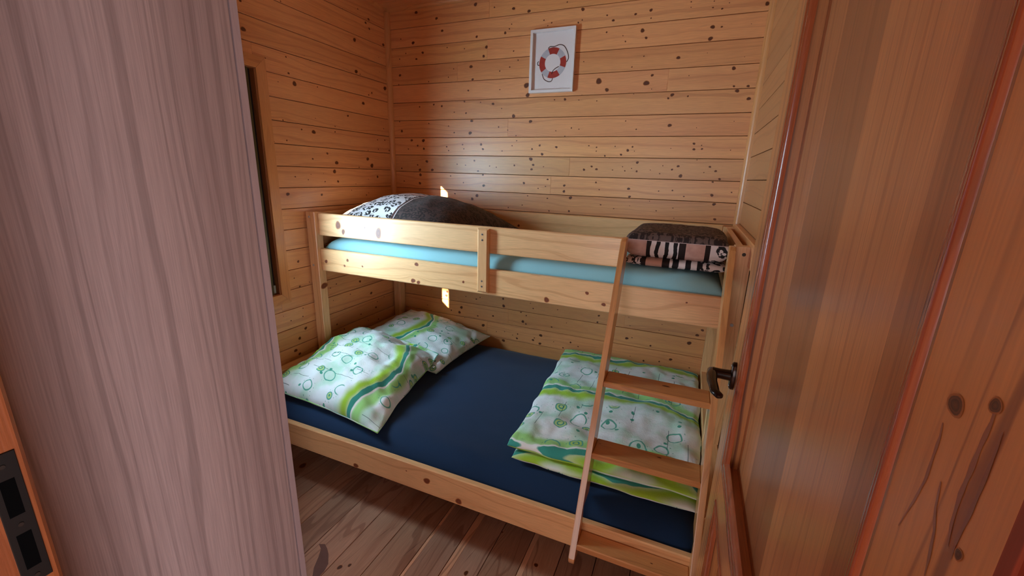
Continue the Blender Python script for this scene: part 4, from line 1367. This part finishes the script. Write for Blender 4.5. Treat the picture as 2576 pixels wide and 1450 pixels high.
soft_slab(mb, (1.320, -1.092, 0.397), (2.040, -0.085, 0.432), 21, 1, 14.0, 0.005, 40, 50, edge_wob=0.014, skew=0.05)
soft_slab(mb, (1.285, -1.070, 0.424), (2.042, -0.050, 0.472), 23, 0, 12.0, 0.013, 60, 70, edge_wob=0.016, droop=duv, uo=(0.13, 0.05), skew=0.06)
du = weld(mb.build('folded_duvet', [M['green_c'], M['lime_layer']]))
tag(du, 'folded green and white printed duvet on the lower bunk behind the ladder', 'duvet')

# folded animal-print blanket on the upper bunk
bl = thing('folded_blanket', (1.662, -0.665, 1.136), 'folded animal-print blanket at the right end of the upper bunk', 'blanket')
mb = MB()
soft_slab(mb, (1.668, -0.672, 1.136), (2.044, -0.22, 1.176), 31, 0, 9.0, 0.003, 36, 30, edge_wob=0.006)
weld(mb.build('lower_layer', [M['blanket_low']], bl))
mb = MB()
soft_slab(mb, (1.660, -0.676, 1.170), (2.046, -0.20, 1.276), 33, 0, 9.0, 0.005, 40, 34, edge_wob=0.006)
weld(mb.build('upper_layer', [M['blanket_top']], bl))

# ------------------------------------------------------------------ picture
PXC, PZC = 1.0955, 2.0795
pw, ph = 0.1255, 0.1565
pic = thing('picture_frame', (PXC, -0.001, PZC - ph), 'white framed print of a red and white lifebuoy on the back wall', 'picture')
mb = MB()
fw, ft, fin = 0.014, 0.022, 0.006
outer = [(-pw, -ph), (pw, -ph), (pw, ph), (-pw, ph)]
prof = [(0.0, 0.0), (0.0, ft), (fw, ft), (fw + 0.001, fin)]
for k in range(4):
    rows = []
    for (d, h) in prof:
        def cp(c):
            return Vector((PXC + c[0] - math.copysign(d, c[0]), -0.001 - h, PZC + c[1] - math.copysign(d, c[1])))
        rows.append([cp(outer[k]), cp(outer[(k + 1) % 4])])
    mb.grid(rows, lambda i, j: (0, 0), 0, smooth=False)
mb.face([(PXC - pw, -0.001, PZC - ph), (PXC - pw, -0.001, PZC + ph), (PXC + pw, -0.001, PZC + ph), (PXC + pw, -0.001, PZC - ph)])
mb.build('frame', [M['white_frame']], pic)
mb = MB()
yy = -0.001 - fin
mb.face([(PXC - pw + fw, yy, PZC - ph + fw), (PXC + pw - fw, yy, PZC - ph + fw), (PXC + pw - fw, yy, PZC + ph - fw), (PXC - pw + fw, yy, PZC + ph - fw)], None, 0)
# lifebuoy: eight segments, slightly taller than wide as drawn
bx_, bz_ = PXC + 0.002, PZC - 0.008
ro, ri = 0.076, 0.044


def bp(r, t):
    return Vector((bx_ + math.cos(t) * r, yy - 0.0006, bz_ + math.sin(t) * r))


segs = [(62, 112, 1), (112, 152, 2), (152, 215, 1), (215, 250, 2), (250, 305, 1), (305, 340, 2), (340, 385, 1), (385, 422, 2)]
for (a0, a1, mi) in segs:
    m = 10
    for i in range(m):
        t0, t1 = math.radians(a0 + (a1 - a0) * i / m), math.radians(a0 + (a1 - a0) * (i + 1) / m)
        mb.face([bp(ri, t0), bp(ro, t0), bp(ro, t1), bp(ri, t1)], None, mi)


def rope(pts):
    for p, q in zip(pts[:-1], pts[1:]):
        p, q = Vector((p[0], yy - 0.0009, p[1])), Vector((q[0], yy - 0.0009, q[1]))
        d = (q - p).normalized()
        nn_ = Vector((-d.z, 0, d.x)) * 0.0022
        mb.face([p - nn_ - d * 0.0004, q - nn_ + d * 0.0004, q + nn_ + d * 0.0004, p + nn_ - d * 0.0004], None, 3)


def arc(pts, m=24):
    out = []
    P = [pts[0]] + pts + [pts[-1]]
    for i in range(1, len(P) - 2):
        for k in range(m // 3):
            t = k / (m // 3)
            out.append(tuple(0.5 * (2 * P[i][c] + (P[i + 1][c] - P[i - 1][c]) * t + (2 * P[i - 1][c] - 5 * P[i][c] + 4 * P[i + 1][c] - P[i + 2][c]) * t * t + (3 * P[i][c] - P[i - 1][c] - 3 * P[i + 1][c] + P[i + 2][c]) * t ** 3) for c in (0, 1)))
    out.append(pts[-1])
    return out


def bq(x, z):
    return (bx_ + x, bz_ + z)


rope(arc([bq(-0.028, 0.072), bq(-0.018, 0.080), bq(0.006, 0.079), bq(0.035, 0.086), bq(0.060, 0.078), bq(0.078, 0.052), bq(0.088, 0.020), bq(0.078, 0.000)]))
rope(arc([bq(-0.080, 0.012), bq(-0.086, 0.005), bq(-0.084, -0.006), bq(-0.076, -0.008)]))
rope(arc([bq(0.036, -0.020), bq(0.018, -0.028), bq(0.004, -0.040), bq(-0.002, -0.052)]))
rope(arc([bq(-0.057, -0.052), bq(-0.045, -0.078), bq(-0.020, -0.092), bq(-0.002, -0.090), bq(0.004, -0.076)]))
mb.build('print', [M['paper'], M['red'], M['grey'], M['rope']], pic)
